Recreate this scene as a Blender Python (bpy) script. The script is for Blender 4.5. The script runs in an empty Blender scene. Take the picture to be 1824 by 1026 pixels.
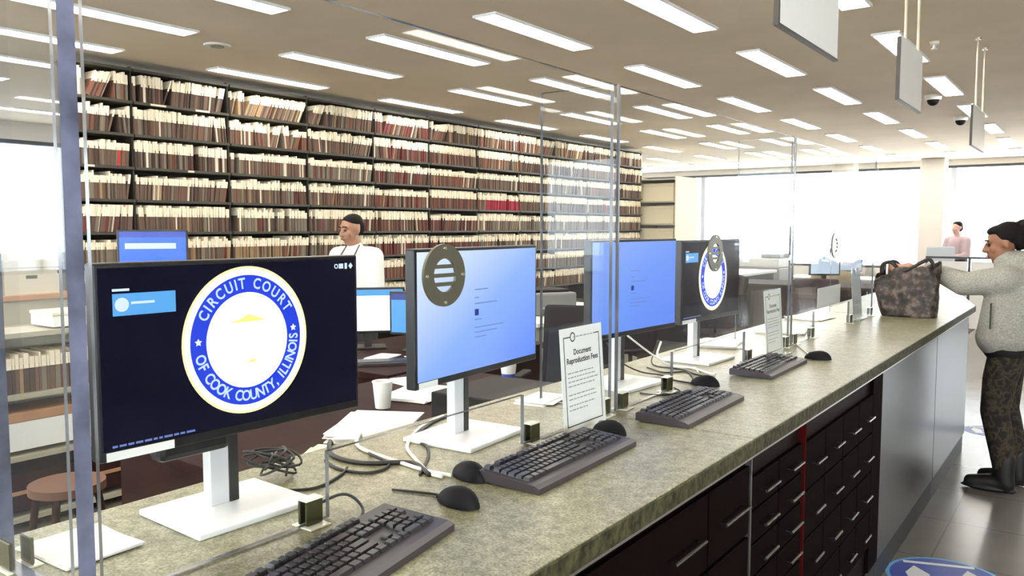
import bpy, bmesh, math, random
from mathutils import Vector, Matrix, Euler
R = math.radians
PI = math.pi
random.seed(7)
scn = bpy.context.scene
COL = scn.collection

# ------------------------------------------------------------------ camera, world, exposure
cam_d = bpy.data.cameras.new('camera')
cam_d.sensor_width = 36.0
cam_d.lens = 1440.0 / 1824.0 * 36.0
cam_d.clip_start = 0.05
cam_d.clip_end = 200
cam = bpy.data.objects.new('camera', cam_d)
COL.objects.link(cam)
cam.location = (0, 0, 1.57)
cam.rotation_euler = (R(90 - 4.2496), 0, R(36.1528))
scn.camera = cam

world = bpy.data.worlds.new('overcast_sky')
scn.world = world
world.use_nodes = True
wb = world.node_tree.nodes['Background']
wb.inputs[0].default_value = (0.90, 0.95, 1.0, 1)
wb.inputs[1].default_value = 9.5

LAMP = 17.0           # strength of the fluorescent diffusers
vs = scn.view_settings
vs.view_transform = 'Standard'
vs.look = 'None'
vs.gamma = 1.0
vs.exposure = 0.34
vs.use_curve_mapping = False
scn.cycles.use_denoising = True
scn.cycles.transparent_max_bounces = 40
scn.cycles.max_bounces = 10

# ------------------------------------------------------------------ materials
MATS = {}


def newmat(name):
    m = bpy.data.materials.new(name)
    m.use_nodes = True
    MATS[name] = m
    return m, m.node_tree, m.node_tree.nodes['Principled BSDF']


def mat(name, col, rough=0.5, metal=0.0, vary=0.0, scale=8.0, bump=0.0, spec=0.5, detail=4.0):
    m, nt, b = newmat(name)
    b.inputs['Base Color'].default_value = (*col, 1)
    b.inputs['Roughness'].default_value = rough
    b.inputs['Metallic'].default_value = metal
    b.inputs['Specular IOR Level'].default_value = spec
    if vary or bump:
        tc = nt.nodes.new('ShaderNodeTexCoord')
        n = nt.nodes.new('ShaderNodeTexNoise')
        n.inputs['Scale'].default_value = scale
        n.inputs['Detail'].default_value = detail
        nt.links.new(tc.outputs['Object'], n.inputs['Vector'])
        if vary:
            r = nt.nodes.new('ShaderNodeValToRGB')
            r.color_ramp.elements[0].position = 0.3
            r.color_ramp.elements[1].position = 0.7
            r.color_ramp.elements[0].color = (*[c * (1 - vary) for c in col], 1)
            r.color_ramp.elements[1].color = (*[min(1, c * (1 + vary)) for c in col], 1)
            nt.links.new(n.outputs['Fac'], r.inputs['Fac'])
            nt.links.new(r.outputs['Color'], b.inputs['Base Color'])
        if bump:
            bp = nt.nodes.new('ShaderNodeBump')
            bp.inputs['Strength'].default_value = bump
            bp.inputs['Distance'].default_value = 0.01
            nt.links.new(n.outputs['Fac'], bp.inputs['Height'])
            nt.links.new(bp.outputs['Normal'], b.inputs['Normal'])
    return m


def emat(name, col, strength, gloss=True):
    m, nt, b = newmat(name)
    b.inputs['Base Color'].default_value = (0.01, 0.01, 0.012, 1)
    b.inputs['Roughness'].default_value = 0.25
    b.inputs['Emission Color'].default_value = (*col, 1)
    b.inputs['Emission Strength'].default_value = strength
    return m


def ramp_mat(name, stops, scale, rough, kind='noise', detail=6, bump=0.0, spec=0.5):
    """noise or voronoi driven colour ramp in object space"""
    m, nt, b = newmat(name)
    tc = nt.nodes.new('ShaderNodeTexCoord')
    if kind == 'noise':
        n = nt.nodes.new('ShaderNodeTexNoise')
        n.inputs['Detail'].default_value = detail
        out = n.outputs['Fac']
    else:
        n = nt.nodes.new('ShaderNodeTexVoronoi')
        out = n.outputs['Color']
    n.inputs['Scale'].default_value = scale
    nt.links.new(tc.outputs['Object'], n.inputs['Vector'])
    r = nt.nodes.new('ShaderNodeValToRGB')
    e = r.color_ramp.elements
    while len(e) < len(stops):
        e.new(0.5)
    for el, (p, c) in zip(e, stops):
        el.position = p
        el.color = (*c, 1)
    nt.links.new(out, r.inputs['Fac'])
    nt.links.new(r.outputs['Color'], b.inputs['Base Color'])
    b.inputs['Roughness'].default_value = rough
    b.inputs['Specular IOR Level'].default_value = spec
    if bump:
        bp = nt.nodes.new('ShaderNodeBump')
        bp.inputs['Strength'].default_value = bump
        bp.inputs['Distance'].default_value = 0.01
        nt.links.new(out, bp.inputs['Height'])
        nt.links.new(bp.outputs['Normal'], b.inputs['Normal'])
    return m


def clear_mat(name, tint, f0=0.04, haze=0.0):
    """thin clear sheet: transparent with a Schlick reflection"""
    m = bpy.data.materials.new(name)
    m.use_nodes = True
    nt = m.node_tree
    nt.nodes.clear()
    out = nt.nodes.new('ShaderNodeOutputMaterial')
    tr = nt.nodes.new('ShaderNodeBsdfTransparent')
    tr.inputs[0].default_value = (*tint, 1)
    gl = nt.nodes.new('ShaderNodeBsdfGlossy')
    gl.inputs['Roughness'].default_value = 0.02
    gl.inputs['Color'].default_value = (0.95, 0.97, 1, 1)
    lw = nt.nodes.new('ShaderNodeLayerWeight')
    lw.inputs[0].default_value = 0.5
    p = nt.nodes.new('ShaderNodeMath'); p.operation = 'POWER'; p.inputs[1].default_value = 5.0
    ma = nt.nodes.new('ShaderNodeMath'); ma.operation = 'MULTIPLY_ADD'
    ma.inputs[1].default_value = .75; ma.inputs[2].default_value = f0
    nt.links.new(lw.outputs['Facing'], p.inputs[0])
    nt.links.new(p.outputs[0], ma.inputs[0])
    mx = nt.nodes.new('ShaderNodeMixShader')
    nt.links.new(ma.outputs[0], mx.inputs[0])
    nt.links.new(tr.outputs[0], mx.inputs[1])
    nt.links.new(gl.outputs[0], mx.inputs[2])
    last = mx
    if haze:
        df = nt.nodes.new('ShaderNodeBsdfDiffuse')
        df.inputs[0].default_value = (0.85, 0.88, 0.92, 1)
        mh = nt.nodes.new('ShaderNodeMixShader')
        mh.inputs[0].default_value = haze
        nt.links.new(mx.outputs[0], mh.inputs[1])
        nt.links.new(df.outputs[0], mh.inputs[2])
        last = mh
    nt.links.new(last.outputs[0], out.inputs[0])
    MATS[name] = m
    return m


def granite():
    m, nt, b = newmat('granite')
    tc = nt.nodes.new('ShaderNodeTexCoord')
    n1 = nt.nodes.new('ShaderNodeTexNoise'); n1.inputs['Scale'].default_value = 42; n1.inputs['Detail'].default_value = 5
    n2 = nt.nodes.new('ShaderNodeTexNoise'); n2.inputs['Scale'].default_value = 9; n2.inputs['Detail'].default_value = 3
    v = nt.nodes.new('ShaderNodeTexVoronoi'); v.inputs['Scale'].default_value = 150
    for n in (n1, n2, v):
        nt.links.new(tc.outputs['Object'], n.inputs['Vector'])
    r1 = nt.nodes.new('ShaderNodeValToRGB')
    e = r1.color_ramp.elements
    e[0].position = 0.30; e[0].color = (0.175, 0.168, 0.095, 1)
    e[1].position = 0.72; e[1].color = (0.335, 0.315, 0.205, 1)
    k = e.new(0.5); k.color = (0.255, 0.242, 0.148, 1)
    nt.links.new(n1.outputs['Fac'], r1.inputs['Fac'])
    r2 = nt.nodes.new('ShaderNodeValToRGB')
    r2.color_ramp.elements[0].position = 0.3; r2.color_ramp.elements[0].color = (1.0, 1.0, 1.0, 1)
    r2.color_ramp.elements[1].position = 0.7; r2.color_ramp.elements[1].color = (1.3, 1.3, 1.3, 1)
    nt.links.new(n2.outputs['Fac'], r2.inputs['Fac'])
    mx = nt.nodes.new('ShaderNodeMixRGB'); mx.blend_type = 'MULTIPLY'; mx.inputs[0].default_value = 1
    nt.links.new(r1.outputs['Color'], mx.inputs[1]); nt.links.new(r2.outputs['Color'], mx.inputs[2])
    sep = nt.nodes.new('ShaderNodeValToRGB')
    sep.color_ramp.elements[0].position = 0.82; sep.color_ramp.elements[0].color = (0, 0, 0, 1)
    sep.color_ramp.elements[1].position = 0.95; sep.color_ramp.elements[1].color = (.25, .25, .25, 1)
    nt.links.new(v.outputs['Color'], sep.inputs['Fac'])
    n3 = nt.nodes.new('ShaderNodeTexNoise'); n3.inputs['Scale'].default_value = 210; n3.inputs['Detail'].default_value = 3
    nt.links.new(tc.outputs['Object'], n3.inputs['Vector'])
    r3 = nt.nodes.new('ShaderNodeValToRGB')
    r3.color_ramp.elements[0].position = 0.36; r3.color_ramp.elements[0].color = (0.52, 0.52, 0.50, 1)
    r3.color_ramp.elements[1].position = 0.62; r3.color_ramp.elements[1].color = (1.16, 1.16, 1.16, 1)
    nt.links.new(n3.outputs['Fac'], r3.inputs['Fac'])
    mx3 = nt.nodes.new('ShaderNodeMixRGB'); mx3.blend_type = 'MULTIPLY'; mx3.inputs[0].default_value = 1
    nt.links.new(mx.outputs[0], mx3.inputs[1]); nt.links.new(r3.outputs['Color'], mx3.inputs[2])
    mx = mx3
    mx2 = nt.nodes.new('ShaderNodeMixRGB'); mx2.inputs[2].default_value = (0.06, 0.06, 0.035, 1)
    nt.links.new(sep.outputs['Color'], mx2.inputs[0]); nt.links.new(mx.outputs[0], mx2.inputs[1])
    nt.links.new(mx2.outputs[0], b.inputs['Base Color'])
    b.inputs['Roughness'].default_value = 0.33
    return m


def tile_mat(name, c1, c2, grout, size, rough):
    m, nt, b = newmat(name)
    tc = nt.nodes.new('ShaderNodeTexCoord')
    br = nt.nodes.new('ShaderNodeTexBrick')
    br.offset = 0
    br.inputs['Color1'].default_value = (*c1, 1)
    br.inputs['Color2'].default_value = (*c2, 1)
    br.inputs['Mortar'].default_value = (*grout, 1)
    br.inputs['Scale'].default_value = 1
    br.inputs['Mortar Size'].default_value = 0.004
    br.inputs['Brick Width'].default_value = size
    br.inputs['Row Height'].default_value = size
    nt.links.new(tc.outputs['Object'], br.inputs['Vector'])
    n = nt.nodes.new('ShaderNodeTexNoise'); n.inputs['Scale'].default_value = 3
    nt.links.new(tc.outputs['Object'], n.inputs['Vector'])
    mx = nt.nodes.new('ShaderNodeMixRGB'); mx.blend_type = 'MULTIPLY'; mx.inputs[0].default_value = 0.35
    nt.links.new(br.outputs['Color'], mx.inputs[1]); nt.links.new(n.outputs['Fac'], mx.inputs[2])
    nt.links.new(mx.outputs[0], b.inputs['Base Color'])
    b.inputs['Roughness'].default_value = rough
    return m


def blue_page(name):
    """pale blue web page shown on the public screens, whiter at its upper left"""
    m, nt, b = newmat(name)
    b.inputs['Base Color'].default_value = (0.01, 0.01, 0.012, 1)
    b.inputs['Roughness'].default_value = 0.22
    tc = nt.nodes.new('ShaderNodeTexCoord')
    sp = nt.nodes.new('ShaderNodeSeparateXYZ')
    nt.links.new(tc.outputs['Generated'], sp.inputs[0])
    s1 = nt.nodes.new('ShaderNodeMath'); s1.operation = 'SUBTRACT'
    nt.links.new(sp.outputs['Z'], s1.inputs[0]); nt.links.new(sp.outputs['Y'], s1.inputs[1])
    r = nt.nodes.new('ShaderNodeMapRange')
    r.inputs['From Min'].default_value = -1.0; r.inputs['From Max'].default_value = 0.95
    nt.links.new(s1.outputs[0], r.inputs[0])
    cr = nt.nodes.new('ShaderNodeValToRGB')
    e = cr.color_ramp.elements
    e[0].position = 0.0; e[0].color = (0.13, 0.28, 1.0, 1)
    e[1].position = 1.0; e[1].color = (0.80, 0.90, 1.0, 1)
    k = e.new(0.5); k.color = (0.28, 0.47, 1.0, 1)
    nt.links.new(r.outputs[0], cr.inputs['Fac'])
    nt.links.new(cr.outputs['Color'], b.inputs['Emission Color'])
    b.inputs['Emission Strength'].default_value = 0.84
    return m


def striped(name, stops, axis_scale, rough=0.6):
    return ramp_mat(name, stops, axis_scale, rough)


granite()
blue_page('screen_blue')
m3 = blue_page('screen_deep_blue')
for el_, c_ in zip(m3.node_tree.nodes['Color Ramp'].color_ramp.elements, ((.12, .27, 1, 1), (.16, .34, 1, 1), (.30, .46, 1, 1))):
    el_.color = c_
clear_mat('acrylic', (0.975, 0.985, 0.985), 0.018)
clear_mat('window_glass', (0.96, 0.98, 0.98))
mat('acrylic_edge', (0.13, 0.135, 0.145), 0.15, vary=0.3, scale=10)
mat('acrylic_edge_blue', (0.135, 0.145, 0.215), 0.15, vary=0.6, scale=9)
mat('clip_clear', (0.80, 0.80, 0.66), 0.15)
mat('clip_dark', (0.045, 0.045, 0.02), 0.2)
mat('ceiling', (0.82, 0.685, 0.51), 0.9, vary=0.05, scale=1.2)
mat('wall_wood', (0.10, 0.075, 0.055), 0.6)
mat('wall_paint', (0.62, 0.58, 0.52), 0.85)
tile_mat('floor_tile', (0.22, 0.205, 0.19), (0.20, 0.19, 0.18), (0.12, 0.115, 0.11), 0.6, 0.25)
ramp_mat('carpet', [(0.35, (0.035, 0.030, 0.024)), (0.65, (0.075, 0.065, 0.05))], 60, 0.95)
ramp_mat('granite_edge_shaded', [(0.35, (0.022, 0.020, 0.007)), (0.65, (0.085, 0.078, 0.035))], 55, 0.6, bump=0.5, spec=.2)  # rougher than the slab top; front-face shade is put into its darker colour
mat('frame_dark', (0.05, 0.05, 0.06), 0.4)
mat('frame_glare', (0.42, 0.42, 0.46), 0.5)  # lightened frame tone, stands in for glare around the far window posts
mat('frame_white', (0.8, 0.8, 0.8), 0.5)
emat('lamp_diffuser', (1.0, 0.945, 0.86), LAMP)
mat('cab_dark', (0.012, 0.006, 0.005), 0.6, spec=0.08)
mat('cab_front', (0.0055, 0.0022, 0.0018), 0.7, spec=0.03)
mat('cab_panel', (0.030, 0.025, 0.025), 0.28, spec=0.28)
mat('kick_black', (0.012, 0.012, 0.012), 0.5)
mat('steel', (0.38, 0.37, 0.36), 0.25, metal=1.0)
mat('alu_trim', (0.45, 0.44, 0.42), 0.3, metal=0.9)
mat('red_strip', (0.060, 0.003, 0.003), 0.8, spec=0.05)
mat('black_plastic', (0.009, 0.008, 0.009), 0.55, spec=.15)
mat('bezel', (0.008, 0.008, 0.010), 0.3)
mat('key_plastic', (0.028, 0.025, 0.028), 0.30)
mat('kb_case', (0.045, 0.036, 0.040), 0.38)
mat('silver_plastic', (0.72, 0.73, 0.75), 0.25, metal=0.35)
mat('white_base', (0.86, 0.87, 0.88), 0.28)
mat('pole_black', (0.02, 0.02, 0.02), 0.3)
mat('paper', (0.86, 0.85, 0.81), 0.8)
mat('paper_cream', (0.80, 0.71, 0.52), 0.85)
mat('ink', (0.05, 0.05, 0.06), 0.7)
mat('ink_grey', (0.36, 0.36, 0.36), 0.7)
mat('grille_metal', (0.155, 0.145, 0.10), 0.35, metal=0.5)
mat('screw', (0.75, 0.73, 0.60), 0.25, metal=0.8)
mat('cable_black', (0.012, 0.012, 0.012), 0.45)
mat('cable_white', (0.85, 0.84, 0.76), 0.5)
m_dark = mat('screen_dark', (0.003, 0.003, 0.010), 0.09, spec=0.22)
m_dark.node_tree.nodes['Principled BSDF'].inputs['Emission Color'].default_value = (0.10, 0.12, 0.45, 1)
m_dark.node_tree.nodes['Principled BSDF'].inputs['Emission Strength'].default_value = 0.012
emat('px_white', (0.97, 0.99, 1.0), 1.41)
emat('px_gold', (1.0, 0.86, 0.42), 1.10)
emat('px_blue', (0.008, 0.05, 0.80), 0.84)
emat('px_text', (0.62, 0.80, 1.0), 0.88)
emat('px_sky', (0.10, 0.42, 0.90), 0.84)
emat('px_yellow', (1.0, 0.80, 0.22), 1.06)
emat('px_navy', (0.02, 0.05, 0.35), 0.70)
emat('px_pale', (0.70, 0.84, 1.0), 0.88)
emat('px_grey', (0.16, 0.25, 0.62), 0.79)
emat('px_deep', (0.004, 0.05, 0.62), 0.79)
emat('px_mid', (0.01, 0.16, 0.95), 0.84)
# shelving and files
mat('shelf_steel', (0.022, 0.019, 0.013), 0.6)
mat('shelf_edge', (0.050, 0.046, 0.032), 0.5)
mat('file_paper', (0.90, 0.80, 0.62), 0.9, vary=0.10, scale=25)
FILE_COLS = [('brown', (0.145, 0.088, 0.062)), ('dark_brown', (0.075, 0.045, 0.034)), ('rust', (0.20, 0.085, 0.052)),
             ('taupe', (0.20, 0.165, 0.12)), ('tan', (0.33, 0.215, 0.115)), ('maroon', (0.15, 0.034, 0.030)),
             ('cream', (0.72, 0.62, 0.48)), ('red', (0.55, 0.035, 0.035))]
for n_, c_ in FILE_COLS:
    mat('file_' + n_, c_, 0.85)
mat('file_green', (0.42, 0.62, 0.14), 0.8)
mat('file_crimson', (0.34, 0.02, 0.045), 0.8)
# furniture
ramp_mat('mahogany', [(0.3, (0.018, 0.005, 0.004)), (0.7, (0.034, 0.011, 0.009))], 6, 0.6, spec=.08)
ramp_mat('oak', [(0.3, (0.40, 0.20, 0.10)), (0.7, (0.52, 0.29, 0.16))], 5, 0.5)
mat('stool_brown', (0.13, 0.055, 0.025), 0.6)
mat('beige_metal', (0.42, 0.385, 0.29), 0.5)
mat('cream_metal', (0.78, 0.69, 0.48), 0.6)
mat('pale_green', (0.46, 0.46, 0.36), 0.6)
mat('white_laminate', (0.78, 0.78, 0.74), 0.35)
mat('carton', (0.55, 0.50, 0.40), 0.8)
mat('grey_plastic', (0.33, 0.33, 0.34), 0.5)
mat('chair_fabric', (0.012, 0.010, 0.012), 0.9, spec=.1)
mat('chair_plum', (0.050, 0.030, 0.038), 0.8)
mat('printer_grey', (0.20, 0.20, 0.20), 0.5)
mat('blue_fabric', (0.16, 0.28, 0.62), 0.8)
mat('grey_fabric', (0.34, 0.37, 0.40), 0.85)
mat('sign_face', (0.93, 0.92, 0.88), 0.08, spec=0.8)
mat('rod_brass', (0.75, 0.66, 0.50), 0.3, metal=0.6)
mat('sign_edge', (0.05, 0.04, 0.03), 0.4)
# people
ramp_mat('skin_brown', [(0.3, (0.25, 0.105, 0.055)), (0.7, (0.33, 0.15, 0.085))], 12, 0.5)
ramp_mat('skin_tan', [(0.3, (0.34, 0.17, 0.10)), (0.7, (0.42, 0.22, 0.135))], 12, 0.5)
mat('skin_pink', (0.55, 0.33, 0.27), 0.6)
mat('hair_black', (0.010, 0.008, 0.008), 0.75, bump=0.6, scale=70, spec=0.15)
mat('eye_dark', (0.02, 0.012, 0.01), 0.2)
mat('lip', (0.22, 0.07, 0.05), 0.5)
ramp_mat('jacket_grey', [(0.3, (0.26, 0.25, 0.215)), (0.7, (0.41, 0.40, 0.345))], 110, 0.95, detail=4, bump=0.25)
ramp_mat('camo', [(0.38, (0.012, 0.009, 0.008)), (0.46, (0.022, 0.015, 0.010)), (0.56, (0.060, 0.045, 0.024)), (0.64, (0.014, 0.011, 0.009))], 24, 0.9, detail=1.5)
mat('boot_black', (0.012, 0.010, 0.010), 0.5)
mat('shirt_white', (0.80, 0.80, 0.76), 0.8)
mat('trouser_dark', (0.03, 0.03, 0.035), 0.8)
mat('lanyard', (0.10, 0.10, 0.09), 0.7)
mat('pink_cloth', (0.40, 0.30, 0.32), 0.85)
mat('khaki_cloth', (0.40, 0.32, 0.20), 0.85)
mat('bag_handle', (0.015, 0.013, 0.012), 0.5)
ramp_mat('bag_brown', [(0.36, (0.012, 0.008, 0.006)), (0.52, (0.048, 0.031, 0.025)), (0.70, (0.20, 0.145, 0.12))], 24, 0.5, detail=6, bump=1.0)
mat('cloth_salmon', (0.58, 0.30, 0.22), 0.85)
mat('decal_blue', (0.06, 0.10, 0.45), 0.4)
mat('decal_cyan', (0.16, 0.48, 0.85), 0.4)
mat('decal_white', (0.85, 0.88, 0.92), 0.4)
mat('dome_white', (0.75, 0.72, 0.66), 0.4)
mat('asphalt', (0.30, 0.31, 0.33), 0.9)
mat('facade_blue', (0.30, 0.33, 0.55), 0.7)
mat('facade_pale', (0.62, 0.60, 0.78), 0.7)
mat('facade_glass', (0.10, 0.12, 0.30), 0.2)


# ------------------------------------------------------------------ geometry helpers
def link(name, me, parent=None):
    o = bpy.data.objects.new(name, me)
    COL.objects.link(o)
    if parent is not None:
        o.parent = parent
    return o


def tag(o, label=None, cat=None, group=None, kind=None):
    if label: o['label'] = label
    if cat: o['category'] = cat
    if group: o['group'] = group
    if kind: o['kind'] = kind
    return o


def empty(name, label, cat, loc=(0, 0, 0), rz=0.0, group=None):
    o = bpy.data.objects.new(name, None)
    o.empty_display_size = 0.1
    COL.objects.link(o)
    o.location = loc
    o.rotation_euler = (0, 0, rz)
    return tag(o, label, cat, group)


class B:
    """bmesh collector; every primitive takes a material index"""
    def __init__(self):
        self.bm = bmesh.new()

    def _mi(self, faces, mi):
        for f in faces:
            f.material_index = mi

    def box(self, x0, x1, y0, y1, z0, z1, mi=0, bev=0.0, seg=2, M=None):
        c = Vector(((x0 + x1) / 2, (y0 + y1) / 2, (z0 + z1) / 2))
        mt = Matrix.Translation(c) @ Matrix.Diagonal((abs(x1 - x0), abs(y1 - y0), abs(z1 - z0), 1))
        if M is not None:
            mt = M @ mt
        before = set(self.bm.faces) if bev else None
        r = bmesh.ops.create_cube(self.bm, size=1.0, matrix=mt)
        vs_ = r['verts']
        if bev:
            es = list({e for v in vs_ for e in v.link_edges})
            bmesh.ops.bevel(self.bm, geom=es, offset=bev, segments=seg, profile=0.5, affect='EDGES')
            self._mi([f for f in self.bm.faces if f not in before], mi)
        else:
            self._mi({f for v in vs_ for f in v.link_faces}, mi)
        return self

    def cone(self, p0, p1, r0, r1=None, seg=16, mi=0, caps=True):
        p0, p1 = Vector(p0), Vector(p1)
        r1 = r0 if r1 is None else r1
        d = p1 - p0
        q = d.to_track_quat('Z', 'Y').to_matrix().to_4x4()
        mt = Matrix.Translation((p0 + p1) / 2) @ q
        r = bmesh.ops.create_cone(self.bm, cap_ends=caps, segments=seg, radius1=r0, radius2=r1, depth=d.length, matrix=mt)
        self._mi({f for v in r['verts'] for f in v.link_faces}, mi)
        return self

    def ball(self, c, r, mi=0, u=16, v=10, M=None):
        r = (r, r, r) if isinstance(r, (int, float)) else r
        mt = Matrix.Translation(Vector(c)) @ (M if M is not None else Matrix.Identity(4)) @ Matrix.Diagonal((*r, 1))
        bm = self.bm
        top, bot = bm.verts.new(mt @ Vector((0, 0, 1))), bm.verts.new(mt @ Vector((0, 0, -1)))
        rings = []
        for j in range(1, v):
            th = PI * j / v
            rings.append([bm.verts.new(mt @ Vector((math.sin(th) * math.cos(2 * PI * i / u), math.sin(th) * math.sin(2 * PI * i / u), math.cos(th)))) for i in range(u)])
        fs = []
        for i in range(u):
            k = (i + 1) % u
            fs.append(bm.faces.new((top, rings[0][i], rings[0][k])))
            fs.append(bm.faces.new((bot, rings[-1][k], rings[-1][i])))
            for j in range(len(rings) - 1):
                fs.append(bm.faces.new((rings[j][i], rings[j + 1][i], rings[j + 1][k], rings[j][k])))
        self._mi(fs, mi)
        return self

    def tube(self, pts, r, seg=6, mi=0, smooth=4):
        P = catmull([Vector(p) for p in pts], smooth) if smooth > 1 else [Vector(p) for p in pts]
        rings = []
        for i, p in enumerate(P):
            t = (P[min(i + 1, len(P) - 1)] - P[max(i - 1, 0)])
            if t.length < 1e-9:
                t = Vector((0, 0, 1))
            t.normalize()
            a = t.cross(Vector((0, 0, 1)))
            if a.length < 1e-3:
                a = t.cross(Vector((1, 0, 0)))
            a.normalize()
            b = t.cross(a)
            rings.append([self.bm.verts.new(p + a * (math.cos(2 * PI * k / seg) * r) + b * (math.sin(2 * PI * k / seg) * r)) for k in range(seg)])
        fs = []
        for i in range(len(rings) - 1):
            for k in range(seg):
                fs.append(self.bm.faces.new((rings[i][k], rings[i][(k + 1) % seg], rings[i + 1][(k + 1) % seg], rings[i + 1][k])))
        fs.append(self.bm.faces.new(rings[0][::-1])); fs.append(self.bm.faces.new(rings[-1]))
        self._mi(fs, mi)
        return self

    def prism(self, pts, lo, hi, axis='x', mi=0, mi_side=None):
        """extrude a polygon (2D points) along an axis; x: pts are (y,z); y: (x,z); z: (x,y)"""
        def mk(a, b, h):
            return {'x': (h, a, b), 'y': (a, h, b), 'z': (a, b, h)}[axis]
        v0 = [self.bm.verts.new(mk(a, b, lo)) for a, b in pts]
        v1 = [self.bm.verts.new(mk(a, b, hi)) for a, b in pts]
        n = len(pts)
        caps = [self.bm.faces.new(v0[::-1]), self.bm.faces.new(v1)]
        sides = [self.bm.faces.new((v0[i], v0[(i + 1) % n], v1[(i + 1) % n], v1[i])) for i in range(n)]
        self._mi(caps, mi); self._mi(sides, mi if mi_side is None else mi_side)
        return self

    def ring(self, c, r_out, r_in, lo, hi, seg=48, mi=0):
        """annulus around the x axis: centre (y,z)"""
        cy, cz = c
        A = []
        for rr, h in ((r_out, lo), (r_out, hi), (r_in, hi), (r_in, lo)):
            A.append([self.bm.verts.new((h, cy + rr * math.cos(2 * PI * k / seg), cz + rr * math.sin(2 * PI * k / seg))) for k in range(seg)])
        fs = []
        for j in range(4):
            a, b = A[j], A[(j + 1) % 4]
            for k in range(seg):
                fs.append(self.bm.faces.new((a[k], a[(k + 1) % seg], b[(k + 1) % seg], b[k])))
        self._mi(fs, mi)
        return self

    def disc(self, c, r, x, seg=48, mi=0, squash=1.0):
        cy, cz = c
        f = self.bm.faces.new([self.bm.verts.new((x, cy + r * math.cos(2 * PI * k / seg), cz + r * squash * math.sin(2 * PI * k / seg))) for k in range(seg)])
        self._mi([f], mi)
        return self

    def quad(self, pts, mi=0):
        f = self.bm.faces.new([self.bm.verts.new(p) for p in pts])
        f.material_index = mi
        return self

    def mesh(self, name, mats, smooth=None):
        bmesh.ops.recalc_face_normals(self.bm, faces=self.bm.faces)
        me = bpy.data.meshes.new(name)
        self.bm.to_mesh(me)
        self.bm.free()
        for m in ([mats] if isinstance(mats, str) else mats):
            me.materials.append(MATS[m])
        if smooth:
            for p in me.polygons:
                p.use_smooth = True
            if smooth is not True:
                try:
                    me.set_sharp_from_angle(angle=R(smooth))
                except Exception:
                    pass
        return me

    def obj(self, name, mats, parent=None, smooth=None):
        return link(name, self.mesh(name, mats, smooth), parent)


def catmull(P, n):
    if len(P) < 3:
        return P
    out = []
    Q = [P[0] * 2 - P[1]] + P + [P[-1] * 2 - P[-2]]
    for i in range(1, len(Q) - 2):
        p0, p1, p2, p3 = Q[i - 1], Q[i], Q[i + 1], Q[i + 2]
        for k in range(n):
            t = k / n
            out.append(0.5 * ((2 * p1) + (p2 - p0) * t + (2 * p0 - 5 * p1 + 4 * p2 - p3) * t * t + (3 * p1 - p0 - 3 * p2 + p3) * t ** 3))
    out.append(P[-1])
    return out


def struct(o, label, cat):
    return tag(o, label, cat, kind='structure')


TMP = bpy.data.scenes.new('tmp_eval')
GLYPH = {}


def evaluate(o):
    TMP.collection.objects.link(o)
    with bpy.context.temp_override(scene=TMP, view_layer=TMP.view_layers[0]):
        dg = bpy.context.evaluated_depsgraph_get()
        return bpy.data.meshes.new_from_object(o.evaluated_get(dg))


def text_mesh(name, body, size, mats, align='CENTER', bold=0.0, extrude=0.0):
    """flat lettering in the local xy plane"""
    cu = bpy.data.curves.new(name, 'FONT')
    cu.body = body
    cu.size = size
    cu.align_x = align
    cu.align_y = 'CENTER'
    cu.offset = bold
    cu.extrude = extrude
    cu.resolution_u = 3
    o = bpy.data.objects.new('tmp_text', cu)
    me = evaluate(o)
    bpy.data.objects.remove(o)
    bpy.data.curves.remove(cu)
    me.name = name
    me.materials.clear()
    me.materials.append(MATS[mats])
    return me


def copy_tree(o, parent=None):
    c = o.copy()
    COL.objects.link(c)
    c.parent = parent
    for ch in list(o.children):
        copy_tree(ch, c)
    return c


ORD = ['first', 'second', 'third', 'fourth', 'fifth', 'sixth', 'seventh', 'eighth', 'ninth', 'tenth', 'eleventh', 'twelfth', 'thirteenth']

# ------------------------------------------------------------------ the room
CEIL = 2.95
XL, XR, YF, YB = -11.6, 4.6, -6.0, 18.6


def slab(name, x0, x1, y0, y1, z0, z1, m, label, cat):
    return struct(B().box(x0, x1, y0, y1, z0, z1).obj(name, m), label, cat)


slab('floor', XL - .2, XR + .2, YF - .2, YB + .2, -0.12, 0, 'floor_tile', 'grey polished tile floor of the public side', 'floor')
slab('carpet_floor', XL, -1.56, YF, YB, 0, 0.008, 'carpet', 'dark brown office carpet behind the counter', 'floor')
slab('ceiling', XL - .2, XR + .2, YF - .2, YB + .2, CEIL, CEIL + .15, 'ceiling', 'flat beige ceiling with rows of strip lights', 'ceiling')

WIN_N = [0]


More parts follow.
